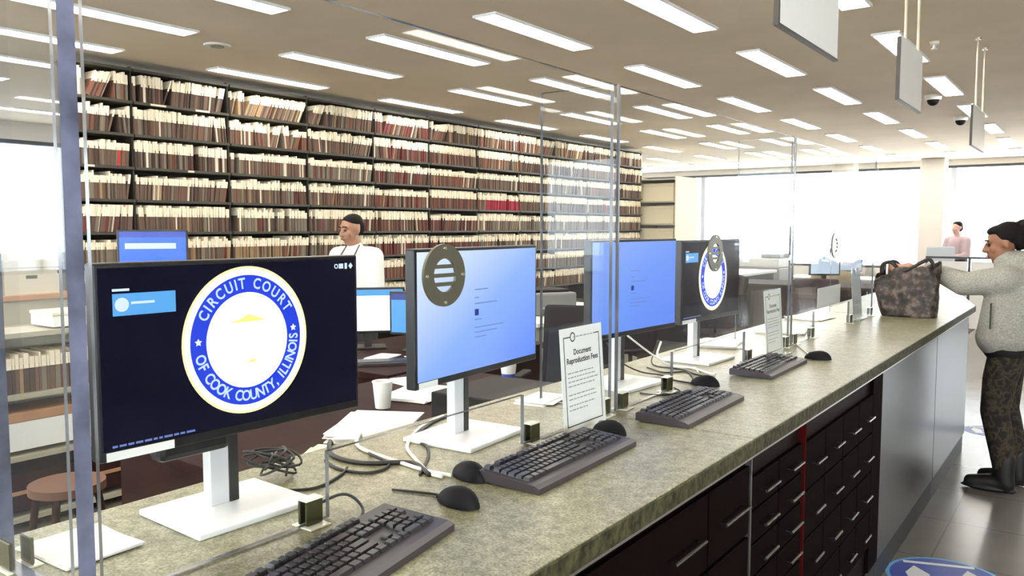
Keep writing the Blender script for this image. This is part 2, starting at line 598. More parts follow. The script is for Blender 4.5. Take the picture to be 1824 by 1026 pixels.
def window(axis, pos, a0, a1, z0, z1, mull, inward, label, post='frame_dark'):
    """a window in a wall: frame bars (dark) and panes; axis 'y' = wall at y=pos running along x"""
    WIN_N[0] += 1
    root = bpy.data.objects.new('window_%d' % WIN_N[0], None)
    COL.objects.link(root)
    struct(root, label, 'window')
    t = 0.05

    def bar(nm, u0, u1, w0, w1, depth=0.09, m='frame_dark'):
        b = B()
        if axis == 'y':
            b.box(u0, u1, pos - depth / 2, pos + depth / 2, w0, w1)
        else:
            b.box(pos - depth / 2, pos + depth / 2, u0, u1, w0, w1)
        b.obj(nm, m, root)
    bar('frame_rail', a0, a1, z0, z0 + t); bar('frame_rail', a0, a1, z1 - t, z1)
    cuts = [a0] + list(mull) + [a1]
    for c in cuts:
        c0 = min(max(c - t / 2, a0), a1 - t)
        bar('frame_post', c0, c0 + t, z0 + t, z1 - t, .09, post)
    for u0, u1 in zip(cuts[:-1], cuts[1:]):
        b = B()
        if axis == 'y':
            b.box(u0 + t / 2, u1 - t / 2, pos - .004, pos + .004, z0 + t, z1 - t)
        else:
            b.box(pos - .004, pos + .004, u0 + t / 2, u1 - t / 2, z0 + t, z1 - t)
        b.obj('pane', 'window_glass', root)


# far wall (behind the woman)
slab('wall_back', XL - .2, XR + .2, YB - .1, YB + .1, 0, 0.72, 'wall_paint', 'low wall under the far windows', 'wall')
slab('trim_1', XL - .2, XR + .2, YB - .1, YB + .1, 2.83, CEIL, 'wall_paint', 'beam above the far windows', 'beam')
BX = [XL, -7.85, -4.28, -2.50, 1.2, XR]
for i in range(len(BX) - 1):
    window('y', YB, BX[i] + .0, BX[i + 1], .72, 2.83, [], -1, 'bright far window, %s from the left' % ORD[i], 'frame_glare')
# wall behind the camera
slab('wall_front', XL - .2, XR + .2, YF - .1, YF + .1, 0, 0.9, 'wall_paint', 'low wall under the windows behind the camera', 'wall')
slab('trim_2', XL - .2, XR + .2, YF - .1, YF + .1, 2.6, CEIL, 'wall_paint', 'beam above the windows behind the camera', 'beam')
FX = [XL, -8.4, -5.2, -2.0, 1.2, XR]
for i in range(len(FX) - 1):
    window('y', YF, FX[i], FX[i + 1], .9, 2.6, [(FX[i] + FX[i + 1]) / 2], 1, 'window behind the camera, %s from the left' % ORD[i])
# right wall: solid along the counter, windows beside and behind the camera
slab('wall_right', XR, XR + .2, 2.4, YB + .2, 0, CEIL, 'wall_wood', 'dark brown panelled wall on the public side', 'wall')
slab('trim_4', XR, XR + .2, YF - .2, 2.4, 0, .9, 'wall_wood', 'low panelled wall under the right side windows', 'wall')
slab('trim_5', XR, XR + .2, YF - .2, 2.4, 2.6, CEIL, 'wall_wood', 'beam above the right side windows', 'beam')
for i, (a0, a1) in enumerate(((-6.0, -3.2), (-3.2, -.4), (-.4, 2.4))):
    window('x', XR + .1, a0, a1, .9, 2.6, [], -1, 'right side window, %s from the front' % ORD[i])
# left wall
slab('wall_left', XL - .1, XL + .1, YF - .1, YB + .1, 0, 0.95, 'wall_paint', 'low wall under the left side windows', 'wall')
slab('trim_3', XL - .1, XL + .1, YF - .1, YB + .1, 2.72, CEIL, 'wall_paint', 'beam above the left side windows', 'beam')
LY = [YF, -2.0, 2.0, 6.0, 10.0, 14.0, YB]
for i in range(len(LY) - 1):
    window('x', XL, LY[i], LY[i + 1], .95, 2.72, [(LY[i] + LY[i + 1]) / 2], 1, 'left side window, %s from the front' % ORD[i])
# columns in front of the far windows
for i, (cx_, lab) in enumerate(((-2.80, 'square beige column by the far windows, right of two'), (-4.50, 'square beige column by the far windows, left of two'))):
    struct(B().box(cx_ - .22, cx_ + .22, YB - .65, YB - .2, 0, CEIL, bev=.02).obj('column_%d' % (i + 1), 'wall_paint'), lab, 'column')

# ------------------------------------------------------------------ outside the left windows
struct(B().box(-60, -11.9, -40, 60, -.5, -.15).obj('street_ground', 'asphalt'), 'grey street ground outside the left windows', 'ground')
root = empty('office_building', 'blue and lilac office block across the street, through left windows', 'building', (-40, 12, 0))
B().box(-4, 4, -22, 22, 0, 13).obj('wall', 'facade_pale', root)
for k in range(4):
    B().box(4, 4.08, -21.5, 21.5, 1.0 + k * 3.1, 2.7 + k * 3.1).obj('window_band', 'facade_blue', root)
    for j in range(10):
        B().box(4.08, 4.12, -20.6 + j * 4.2, -17.4 + j * 4.2, 1.2 + k * 3.1, 2.5 + k * 3.1).obj('pane', 'facade_glass', root)

# ------------------------------------------------------------------ ceiling strip lights
lf = B()
lw_, ll_ = 0.095, 0.62
for (x0, x1, y0, y1) in ((-lw_, -lw_ + .012, -ll_, ll_), (lw_ - .012, lw_, -ll_, ll_), (-lw_ + .012, lw_ - .012, -ll_, -ll_ + .012), (-lw_ + .012, lw_ - .012, ll_ - .012, ll_)):
    lf.box(x0, x1, y0, y1, -.016, 0)
frame_me = lf.mesh('light_frame', 'frame_white')
diff_me = B().box(-lw_ + .012, lw_ - .012, -ll_ + .012, ll_ - .012, -.011, -.002).mesh('diffuser', 'lamp_diffuser')
row_names = {0: 'row above the counter', 1: 'row just left of the counter', 2: 'second row left of the counter', 3: 'third row left of the counter',
             4: 'row second nearest the file shelves', 5: 'row along the file shelves'}
for k in range(-5, 10):
    X = -1.31 - 0.992 * k
    if X < XL + .5 or X > XR - .3 or k in (-1, -2, -5):
        continue
    for j in range(-4, 7):
        Y = 4.82 + 2.06 * j
        if (k == -3 and j < 0) or (k == -4 and j < 1):
            continue
        if k < 0:
            rn = '%s row over the public side' % ORD[-k - 3]
        elif k in row_names:
            rn = row_names[k]
        else:
            rn = 'row %s beyond the file shelves' % ORD[k - 6]
        o = empty('ceiling_light', 'white strip light, %s from the front, %s' % (ORD[j + 4], rn), 'ceiling light', (X, Y, CEIL), 0, 'strip lights in the ceiling')
        link('frame', frame_me, o)
        link('diffuser', diff_me, o)

# dome cameras, ceiling speaker, sprinkler
for (x, y, lab) in ((-1.5, 9.5, 'white dome camera on ceiling beside the middle hanging sign'), (-1.5, 11.5, 'white dome camera on ceiling nearer the far windows')):
    o = empty('dome_camera', lab, 'camera', (x, y, CEIL), 0, 'dome cameras on the ceiling')
    B().cone((0, 0, 0), (0, 0, -.05), .085, .075, 24).obj('housing', 'dome_white', o, 40)
    B().ball((0, 0, -.05), (.06, .06, .06), u=20, v=12).obj('dome', 'black_plastic', o, True)
o = empty('ceiling_speaker', 'round pale speaker grille on the ceiling at upper left', 'speaker', (-5.48, 3.72, CEIL))
b = B()
b.cone((0, 0, 0), (0, 0, -.012), .10, .095, 28)
b.obj('rim', 'dome_white', o, 40)
B().cone((0, 0, -.012), (0, 0, -.016), .05, .05, 24).obj('grille', 'grille_metal', o, 40)
o = empty('sprinkler', 'small ceiling sprinkler between the strip lights above the counter', 'sprinkler', (-1.08, 6.8, CEIL))
B().cone((0, 0, 0), (0, 0, -.02), .035, .03, 16).cone((0, 0, -.02), (0, 0, -.05), .01, .01, 8).cone((0, 0, -.05), (0, 0, -.055), .02, .02, 12).obj('head', 'dome_white', o, 40)

# ------------------------------------------------------------------ hanging signs over the counter
for (y0, y1, lab) in ((2.40, 3.05, 'hanging reflective sign panel nearest the camera at top'), (4.11, 4.68, 'hanging reflective sign panel in the middle on two rods'),
                      (6.66, 7.40, 'hanging reflective sign panel farthest away on two rods')):
    o = empty('hanging_sign', lab, 'sign', (-.8, (y0 + y1) / 2, 2.157), 0, 'hanging signs over the counter')
    w = (y1 - y0) / 2
    B().box(-.006, .006, -w + .012, w, .012, .302).obj('panel', 'sign_face', o)
    b = B()
    b.box(-.008, .008, -w, w, .004, .012).box(-.008, .008, -w, -w + .012, .012, .29)
    b.obj('edge_frame', 'sign_edge', o)
    for s in (-.5, .62):
        B().cone((0, s * w, .302), (0, s * w, CEIL - 2.157), .007, .007, 8).obj('rod', 'rod_brass', o)
        B().cone((0, s * w, CEIL - 2.157 - .015), (0, s * w, CEIL - 2.157), .02, .025, 12).obj('ceiling_cup', 'rod_brass', o)

# ------------------------------------------------------------------ the counter
CT = 1.03
top = empty('countertop', 'long mottled olive granite countertop with square front edge', 'countertop', (0, 0, 0))
for y0, y1 in ((-1.2, .30), (.302, 2.018), (2.021, 4.40), (4.403, 6.42)):
    sl = B().box(-1.53, -.7025, y0, y1, CT - .042, CT, bev=.003).obj('slab', 'granite', top)
    B().box(-.7025, -.697, y0 + .001, y1 - .001, CT - .041, CT - .002, bev=.0015, seg=1).obj('rough_shaded_edge', 'granite_edge_shaded', sl)
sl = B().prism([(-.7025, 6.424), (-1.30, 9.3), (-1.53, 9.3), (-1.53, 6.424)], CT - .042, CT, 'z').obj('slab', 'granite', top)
b = B(); b.prism([(-.7025, 6.425), (-.697, 6.425), (-1.295, 9.3), (-1.30, 9.3)], CT - .041, CT - .002, 'z'); b.obj('rough_shaded_edge', 'granite_edge_shaded', sl)
B().box(-.722, -.712, -1.2, 6.41, CT - .058, CT - .043).obj('trim_strip', 'alu_trim', top)


def cab_body(root, y0, y1, m='cab_dark'):
    B().box(-1.50, -.752, y0, y1, .125, CT - .06).obj('body', m, root)
    B().box(-1.46, -.745, y0, y1, 0, .122).obj('kickboard', 'kick_black', root)


handle_cache = {}


def handle_mesh(ln):
    if ln not in handle_cache:
        b = B()
        b.cone((.022, -ln / 2, 0), (.022, ln / 2, 0), .0045, .0045, 8)
        for s in (-1, 1):
            b.cone((0, s * (ln / 2 - .012), 0), (.022, s * (ln / 2 - .012), 0), .004, .004, 6)
        handle_cache[ln] = b.mesh('handle', 'steel', 40)
    return handle_cache[ln]


front_cache = {}


def drawer(root, yc, zc, w, h, ln):
    key = (round(w, 3), round(h, 3))
    if key not in front_cache:
        front_cache[key] = B().box(-.012, 0, -w / 2 + .003, w / 2 - .003, -h / 2 + .003, h / 2 - .003, bev=.0015, seg=1).mesh('drawer_front', 'cab_front')
    d = link('drawer', front_cache[key], root)
    d.location = (-.735, yc, zc)
    hd = link('handle', handle_mesh(ln), d)
    return d


def cabinet_drawers(name, label, y0, y1, cols, rows, ln):
    root = empty(name, label, 'cabinet', (0, 0, 0))
    cab_body(root, y0, y1)
    for yc, w in cols:
        for zc, h in rows:
            drawer(root, yc, zc, w, h, ln)
    return root


cabinet_drawers('drawer_cabinet', 'dark brown drawer cabinet under the counter, nearest the camera', .30, 2.085,
                [(1.945, .278), (1.655, .295), (1.365, .295), (1.07, .295), (.775, .295), (.48, .295)], [(.845, .19), (.65, .19), (.455, .19), (.26, .19)], .17)
c2 = cabinet_drawers('drawer_cabinet', 'dark brown cabinet of narrow shallow drawers left of the red strip', 2.09, 2.565,
                [(2.212, .23), (2.445, .23)], [(.852 - .095 * k, .093) for k in range(8)], .11)
B().box(-.752, -.733, 2.0905, 2.0940, .13, CT - .075).obj('steel_edge_strip', 'alu_trim', c2)
c3 = cabinet_drawers('drawer_cabinet', 'dark brown cabinet of square drawers right of the red strip', 2.5665, 3.685,
                     [(2.70, .233), (2.935, .233), (3.17, .233), (3.405, .233)], [(.81 - .163 * k, .161) for k in range(4)], .10)
B().box(-.751, -.735, 3.525, 3.685, .13, CT - .075).obj('filler_panel', 'cab_front', c3)
B().box(-.752, -.731, 2.569, 2.577, .13, CT - .075).obj('red_edge_strip', 'red_strip', c3)
for y0, y1, lab in ((3.69, 5.09, 'grey satin panelled base cabinet beside the drawers'), (5.095, 6.41, 'grey satin panelled base cabinet at the counter end by the woman')):
    root = empty('panel_cabinet', lab, 'cabinet', (0, 0, 0))
    cab_body(root, y0, y1)
    n = 1
    for k in range(n):
        a = y0 + (y1 - y0) * k / n
        e_ = y0 + (y1 - y0) * (k + 1) / n
        B().box(-.750, -.735, a + .002, e_ - .002, .130, CT - .065, bev=.002, seg=1).obj('panel', 'cab_panel', root)

root = empty('panel_cabinet', 'angled grey base cabinet beyond the woman under the counter end', 'cabinet', (0, 0, 0))
B().prism([(-.752, 6.415), (-1.345, 9.27), (-1.50, 9.27), (-1.50, 6.415)], .10, CT - .06, 'z').obj('body', 'cab_panel', root)
B().prism([(-.80, 6.43), (-1.39, 9.25), (-1.46, 9.25), (-1.46, 6.43)], 0, .10, 'z').obj('kickboard', 'kick_black', root)

# ------------------------------------------------------------------ acrylic screens
XS = -1.145


def glass_panel(y0, y1, slot, grille, label):
    zb, zt = CT + .004, 1.978
    b = B()
    pts = [(y0, zb)]
    if slot:
        pts += [(slot[0], zb), (slot[0], CT + .128), (slot[1], CT + .128), (slot[1], zb)]
    pts += [(y1, zb), (y1, zt), (y0, zt)]
    # split around the slot so that the faces stay planar and simple
    b.prism(pts, XS - .005, XS + .005, 'x', 0, 1)
    o = b.obj('acrylic_screen', ['acrylic', 'acrylic_edge'])
    tag(o, label, 'screen', 'clear screens along the counter')
    if grille:
        gy, gz = grille
        g = B()
        g.ring((gy, gz), .067, .036, XS + .0055, XS + .012, 56)
        go = g.obj('speak_grille', 'grille_metal', o, 40)
        for k in range(4):
            z = gz - .0285 + .019 * k
            hw = math.sqrt(max(.0371 ** 2 - (z - gz) ** 2, 0))
            if k in (0, 1, 2, 3):
                zz = gz - .019 + .019 * k if k < 3 else None
            if zz is None:
                continue
            hw = math.sqrt(.0368 ** 2 - (abs(zz - gz)) ** 2)
            B().box(XS + .006, XS + .0115, gy - hw, gy + hw, zz - .0042, zz + .0042).obj('bar', 'grille_metal', go)
        for a in (0, 90, 180, 270):
            B().cone((XS + .012, gy + .058 * math.cos(R(a)), gz + .058 * math.sin(R(a))), (XS + .0145, gy + .058 * math.cos(R(a)), gz + .058 * math.sin(R(a))), .004, .0035, 10).obj('screw', 'screw', go)
    return o


glass_panel(-1.15, .525, (-.6, .1), None, 'clear acrylic counter screen at the left picture edge')
glass_panel(.565, 2.05, (.985, 1.61), (1.309, 1.469), 'clear acrylic counter screen before the emblem screen, with round grille')
glass_panel(2.09, 3.70, (2.47, 3.14), (2.806, 1.479), 'clear acrylic counter screen second from the camera, with round grille')
glass_panel(3.745, 5.35, (4.10, 4.78), (4.43, 1.479), 'clear acrylic counter screen third from the camera, with round grille')


def wing(y, label, th=.010, em='acrylic_edge'):
    b = B()
    x0, x1, z0, z1 = -1.40, XS + .008, CT + .004, 1.978
    pts = [(x0, z0), (x1, z0), (x1, z1), (x0, z1)]
    b.prism(pts, y - th, y + th, 'y', 0, 1)
    o = b.obj('acrylic_divider', ['acrylic', em])
    return tag(o, label, 'divider', 'clear dividers between the stations')


wing(.541, 'clear upright acrylic divider with thick bluish edge, at far left', .012, 'acrylic_edge_blue')
wing(2.07, 'clear upright acrylic divider between the two light blue screens', .007)
wing(3.722, 'clear upright acrylic divider with dark edge, third along the counter', .006)
wing(5.372, 'clear upright acrylic divider beside the brown bag', .006)

# clips that hold the screens
cf = B().box(.0065, .0125, -.019, .019, .004, .048, bev=.0015, seg=1).mesh('front_plate', 'clip_dark')
cb_ = B().box(-.0125, -.0065, -.019, .019, .004, .048, bev=.0015, seg=1).mesh('back_plate', 'clip_dark')
cbase = B().box(-.024, .030, -.024, .024, 0, .0035, bev=.001, seg=1).mesh('foot', 'clip_clear')
ctop = B().box(-.0125, .0125, -.0195, .0195, .0485, .051).mesh('top_rim', 'clip_clear')
for y, lab in ((.945, 'left clip of the paper slot in front of the emblem monitor'), (1.652, 'right clip of the paper slot beside the white notice'),
               (2.012, 'clip at the near side of the divider by the notice'), (2.125, 'clip at the far side of the divider by the notice'),
               (2.435, 'clip at left of the second paper slot among cables'), (3.185, 'clip at right of the second paper slot by keyboard'),
               (3.665, 'clip at the near side of the dark edged divider'), (3.785, 'clip at the far side of the dark edged divider'),
               (4.065, 'clip at left of the third paper slot'), (4.815, 'clip at right of the third paper slot'), (5.31, 'clip beside the divider by the brown bag'),
               (.49, 'clip at the near side of the left divider')):
    o = empty('screen_clip', 'dark ' + lab, 'clip', (XS, y, CT), 0, 'clips holding the acrylic screens')
    link('front_plate', cf, o); link('back_plate', cb_, o); link('foot', cbase, o); link('top_rim', ctop, o)
o = empty('screen_clip', 'pale clip holding the far end of the left divider', 'clip', (-1.375, .546, CT), R(90), 'clips holding the acrylic screens')
link('front_plate', cf, o).location.x = .006
link('back_plate', cb_, o).location.x = -.006
link('foot', cbase, o); 

# ------------------------------------------------------------------ public monitors
MW, MH = .54, .322


def seal(scr, cy, cz, x, k=1.0):
    """emblem: gold rim, white ring, blue band with lettering, white field"""
    B().disc((cy, cz), .1235 * k, x + .0003, 72, squash=1.04).obj('seal_gold_rim', 'px_gold', scr)
    B().disc((cy, cz), .1190 * k, x + .0006, 72, squash=1.04).obj('seal_white_ring', 'px_white', scr)
    B().disc((cy, cz), .1090 * k, x + .0009, 72, squash=1.04).obj('seal_blue_band', 'px_blue', scr)
    B().disc((cy, cz), .0800 * k, x + .0012, 72, squash=1.04).obj('seal_white_field', 'px_white', scr)
    B().prism([(cy - .035 * k, cz + .032 * k), (cy + .036 * k, cz + .032 * k), (cy + .016 * k, cz + .040 * k), (cy, cz + .045 * k), (cy - .012 * k, cz + .039 * k)], x + .0013, x + .0015, 'x').obj('seal_yellow_mark', 'px_yellow', scr)
    B().prism([(cy - .004 * k, cz - .040 * k), (cy + .012 * k, cz - .040 * k), (cy + .014 * k, cz - .034 * k), (cy + .004 * k, cz - .035 * k)], x + .0013, x + .0015, 'x').obj('seal_yellow_mark', 'px_yellow', scr)
    bm = bmesh.new()

    def put(ch, ang, inward, size):
        me = text_mesh('ch', ch, size, 'px_text', bold=.0006 * k)
        # local xy -> (y,z); outward-up for the top arc, inward-up for the bottom arc
        rr = .0945 * k
        rot = (ang - PI / 2) if not inward else (ang + PI / 2)
        py, pz = cy + rr * math.cos(ang), cz + rr * 1.04 * math.sin(ang)
        M = Matrix(((0, 0, 1, x + .0014), (math.cos(rot), -math.sin(rot), 0, py), (math.sin(rot), math.cos(rot), 0, pz), (0, 0, 0, 1)))
        me.transform(M @ Matrix.Diagonal((.84, 1, 1, 1)))
        bm.from_mesh(me)
        bpy.data.meshes.remove(me)
    s = .0262 * k
    W = {'I': .42, ' ': .62, ',': .42, 'O': 1.08, 'N': 1.02, 'U': 1.0, 'C': .98, 'L': .78, 'T': .82, 'S': .82, 'F': .82}

    def arc(txt, a_mid, inward, step):
        ws = [W.get(c, .92) * step for c in txt]
        tot = sum(ws)
        a = a_mid + (tot / 2 if not inward else -tot / 2)
        for c, w in zip(txt, ws):
            a += (-w / 2 if not inward else w / 2)
            if c != ' ':
                put(c, a, inward, s)
            a += (-w / 2 if not inward else w / 2)
    arc('CIRCUIT COURT', R(92), False, R(11.8))
    arc('OF COOK COUNTY, ILLINOIS', R(-84), True, R(8.7))
    me = bpy.data.meshes.new('seal_lettering')
    bm.to_mesh(me); bm.free()
    me.materials.append(MATS['px_text'])
    link('seal_lettering', me, scr)
    for a in (R(177), R(8)):
        py, pz = cy + .0945 * k * math.cos(a), cz + .0945 * k * math.sin(a)
        pts = []
        for i in range(10):
            rr = (.0066 if i % 2 == 0 else .0032) * k
            pts.append((py + rr * math.cos(PI / 2 + i * PI / 5), pz + rr * math.sin(PI / 2 + i * PI / 5)))
        B().prism(pts, x + .0013, x + .0015, 'x').obj('seal_star', 'px_white', scr)


def monitor(X, Y, Z, yaw, tilt, label, kind, base_dx=-.02, base_dy=0):
    """X,Y,Z: centre of the screen face; faces +x"""
    root = empty('desktop_monitor', label, 'monitor', (X, Y, CT), yaw, 'public terminals on the counter')
    zc = Z - CT
    hw, hh = MW / 2, MH / 2
    b = B()
    b.box(-.028, 0, -hw, hw, zc - hh, zc + hh, bev=.004)
    b.box(-.050, -.028, -hw * .55, hw * .55, zc - hh * .6, zc + hh * .45, bev=.008)
    b.obj('housing', 'bezel', root)
    scr = B().quad([(.0006, -hw + .008, zc - hh + .017), (.0006, hw - .008, zc - hh + .017), (.0006, hw - .008, zc + hh - .008), (.0006, -hw + .008, zc + hh - .008)]).obj(
        'screen', {'seal': 'screen_dark', 'blue': 'screen_blue', 'deep': 'screen_deep_blue'}[kind], root)
    sx = .0008
    if kind == 'seal':
        seal(scr, .006, zc + .011, sx, 1.06)
        B().box(sx, sx + .0004, -hw + .030, -hw + .137, zc + hh - .086, zc + hh - .050).obj('login_tile', 'px_sky', scr)
        b = B(); b.disc((-hw + .045, zc + hh - .068), .0115, sx + .0006, 24); b.obj('tile_badge', 'px_pale', scr)
        B().box(sx + .0005, sx + .0008, -hw + .060, -hw + .100, zc + hh - .068, zc + hh - .064).obj('tile_text', 'px_pale', scr)
        B().box(sx, sx + .0004, -hw + .030, -hw + .058, zc + hh - .046, zc + hh - .042).obj('tile_heading', 'px_pale', scr)
        for k in range(4):
            y = hw - .056 + k * .0125
            b = B()
            if k == 0:
                b.ring((y, zc + hh - .022), .005, .003, sx, sx + .0004, 20)
            elif k == 1:
                b.box(sx, sx + .0004, y - .0055, y + .0055, zc + hh - .027, zc + hh - .017)
            elif k == 2:
                b.box(sx, sx + .0004, y - .003, y + .003, zc + hh - .028, zc + hh - .016)
            else:
                b.prism([(y - .0055, zc + hh - .022), (y, zc + hh - .0285), (y + .0055, zc + hh - .022), (y, zc + hh - .0155)], sx, sx + .0004, 'x')
            b.obj('corner_icon', 'px_pale', scr)
        xx = -hw + .022
        rnd = random.Random(3)
        while xx < -hw + .165:
            w = rnd.uniform(.006, .016)
            B().box(sx, sx + .0003, xx, xx + w, zc - hh + .022, zc - hh + .0255).obj('footer_word', 'px_grey', scr)
            xx += w + .003
    else:
        rnd = random.Random(5)
        for (yy, zz, w) in ((-.035, .055, .06), (-.035, .035, .018), (-.035, .020, .10), (-.035, -.040, .13), (-.035, -.052, .10), (-.035, -.064, .05), (-.035, -.020, .03)):
            B().box(sx, sx + .0003, yy, yy + w, zc + zz - .0012, zc + zz + .0012).obj('text_line', 'px_grey', scr)
        B().box(sx, sx + .0003, -.035, -.018, zc - .010, zc + .006).obj('text_button', 'px_navy', scr)
    if kind == 'seal' or kind == 'blue':
        B().box(.0004, .0012, -hw + .012, -hw + .012 + (.115 if kind == 'seal' else .07), zc - hh + .001, zc - hh + .0155).obj('asset_sticker', 'paper', root)
    if label.startswith('dark monitor showing the round'):
        B().box(-.060, -.020, -.16, -.02, zc - hh - .030, zc - hh + .010, bev=.012).obj('speaker_bar', 'bezel', root)
    # stand
    bx = base_dx - .055
    pz = zc - hh * .35
    b = B(); b.box(bx - .014, bx + .012, -.034, .006, .012, pz, bev=.002)
    b.obj('stand_pole', 'silver_plastic', root)
    b = B(); b.box(bx - .016, bx + .014, .006, .026, .012, pz, bev=.002)
    b.obj('pole_cover', 'pole_black', root)
    b = B(); b.box(-.06, -.05, -.05, .05, pz - .06, pz + .03, bev=.002)
    b.obj('mount_plate', 'pole_black', root)
    b = B()
    b.box(bx - .085, bx + .125, -.125, .125, 0, .012, bev=.003)
    b.obj('base', 'white_base', root)
    return root


monitor(-1.27, .904, 1.353, R(-2.3), 0, 'dark monitor showing the round court emblem, nearest the camera', 'seal', -.03)
monitor(-1.26, 1.598, 1.362, R(4.0), 0, 'monitor with pale blue page behind the round grille', 'blue', -.02)
monitor(-1.27, 2.453, 1.371, R(-4.4), 0, 'monitor with blue page right of the white notice', 'deep', -.02)
monitor(-1.27, 3.110, 1.362, R(-2.5), 0, 'dark monitor showing the emblem behind the second grille', 'seal', -.02)

# ------------------------------------------------------------------ keyboards and mice
key_unit = .0188
ROWS = [
    [(0, 1), (2, 1), (3, 1), (4, 1), (5, 1), (6.5, 1), (7.5, 1), (8.5, 1), (9.5, 1), (11, 1), (12, 1), (13, 1), (14, 1), (15.25, 1), (16.25, 1), (17.25, 1)],
    [(i, 1) for i in range(13)] + [(13, 2), (15.25, 1), (16.25, 1), (17.25, 1), (18.5, 1), (19.5, 1), (20.5, 1), (21.5, 1)],
    [(0, 1.5)] + [(1.5 + i, 1) for i in range(12)] + [(13.5, 1.5), (15.25, 1), (16.25, 1), (17.25, 1), (18.5, 1), (19.5, 1), (20.5, 1), (21.5, 1)],
    [(0, 1.75)] + [(1.75 + i, 1) for i in range(11)] + [(12.75, 2.25), (18.5, 1), (19.5, 1), (20.5, 1)],
    [(0, 2.25)] + [(2.25 + i, 1) for i in range(10)] + [(12.25, 2.75), (16.25, 1), (18.5, 1), (19.5, 1), (20.5, 1), (21.5, 1)],
    [(0, 1.25), (1.25, 1.25), (2.5, 1.25), (3.75, 6.25), (10, 1.25), (11.25, 1.25), (12.5, 1.25), (13.75, 1.25), (15.25, 1), (16.25, 1), (17.25, 1), (18.5, 2), (20.5, 1), (21.5, 1)],
]
key_cache = {}


def key_mesh(w):
    if w not in key_cache:
        b = B()
        hw = w * key_unit / 2 - .0011
        h = key_unit / 2 - .0011
        v0 = [(-h, -hw), (h, -hw), (h, hw), (-h, hw)]
        t = .0022
        lo = [b.bm.verts.new((x, y, 0)) for x, y in v0]
        hi = [b.bm.verts.new((x - math.copysign(t, x), y - math.copysign(t, y), .0075)) for x, y in v0]
        for i in range(4):
            b.bm.faces.new((lo[i], lo[(i + 1) % 4], hi[(i + 1) % 4], hi[i]))
        b.bm.faces.new(hi)
        key_cache[w] = b.mesh('key', 'key_plastic')
    return key_cache[w]


def keyboard(x, y, rz, label, single):
    """long side along local y; front edge towards +x"""
    root = empty('keyboard', label, 'keyboard', (x, y, CT), rz, 'keyboards on the counter')
    L, D = .452, .156
    b = B()
    b.prism([(-D / 2, .004), (D / 2, .0), (D / 2, .012), (D / 2 - .012, .017), (-D / 2 + .006, .028), (-D / 2, .024)], -L / 2, L / 2, 'y')
    b.obj('case', 'kb_case', root)
    slope = math.atan2(.011, D - .018)
    jm = bmesh.new()
    for ri, row in enumerate(ROWS):
        gap = .006 if ri > 0 else 0
        lx = -D / 2 + .015 + ri * key_unit + gap
        lz = .028 - (lx + D / 2 - .006) * math.tan(slope) - .0005
        for (c, w) in row:
            ly = -L / 2 + .012 + (c + w / 2) * key_unit
            if single:
                k = link('key', key_mesh(w), root)
                k.location = (lx, ly, lz)
                k.rotation_euler = (0, slope, 0)
            else:
                me = key_mesh(w).copy()
                me.transform(Matrix.Translation((lx, ly, lz)) @ Matrix.Rotation(slope, 4, 'Y'))
                jm.from_mesh(me)
                bpy.data.meshes.remove(me)
    if not single:
        me = bpy.data.meshes.new('keys')
        jm.to_mesh(me)
        me.materials.append(MATS['key_plastic'])
        tag(link('keys', me, root), kind='stuff')
    jm.free()
    return root


keyboard(-.949, .842, R(11), 'black keyboard in front of the emblem monitor, cut by bottom edge', True)
keyboard(-.985, 1.547, R(2), 'black keyboard in front of the pale blue screen', True)
keyboard(-.964, 2.232, R(1.5), 'black keyboard right of the clear divider and notice', False)
keyboard(-1.015, 3.07, R(1), 'black keyboard farthest along the counter', False)


def mouse_meshes():
    b = B()
    b.ball((0, 0, .0), (.031, .056, .036), u=24, v=16)
    bm = b.bm
    for v in bm.verts:
        if v.co.z < .002:
            v.co.z = .002
        # lower at the front, wider at the back
        t = v.co.y / .056
        v.co.z *= (1.0 - .22 * t)
        v.co.x *= (1.0 - .10 * t * t)
    body = b.mesh('body', 'black_plastic', 60)
    wh = B().cone((-.004, .030, .0215), (.004, .030, .0215), .008, .008, 14).mesh('wheel', 'grey_plastic', 40)
    sp = B().box(-.0005, .0005, .012, .052, .0265, .0300).mesh('button_gap', 'cable_black')
    return body, wh, sp


mb_, mw_, msp = mouse_meshes()
for x, y, rz, lab in ((-1.0, 1.19, 80, 'black computer mouse between the two nearest keyboards'), (-1.09, 1.335, 70, 'black computer mouse in the slot beside white cables'),
                      (-1.03, 1.845, 75, 'black computer mouse behind the second keyboard'), (-1.085, 2.61, 80, 'black computer mouse behind the third keyboard'),
                      (-.93, 3.41, 85, 'black computer mouse alone beyond the farthest keyboard')):
    o = empty('computer_mouse', lab, 'mouse', (x, y, CT), R(rz), 'mice on the counter')
    link('body', mb_, o); link('wheel', mw_, o)

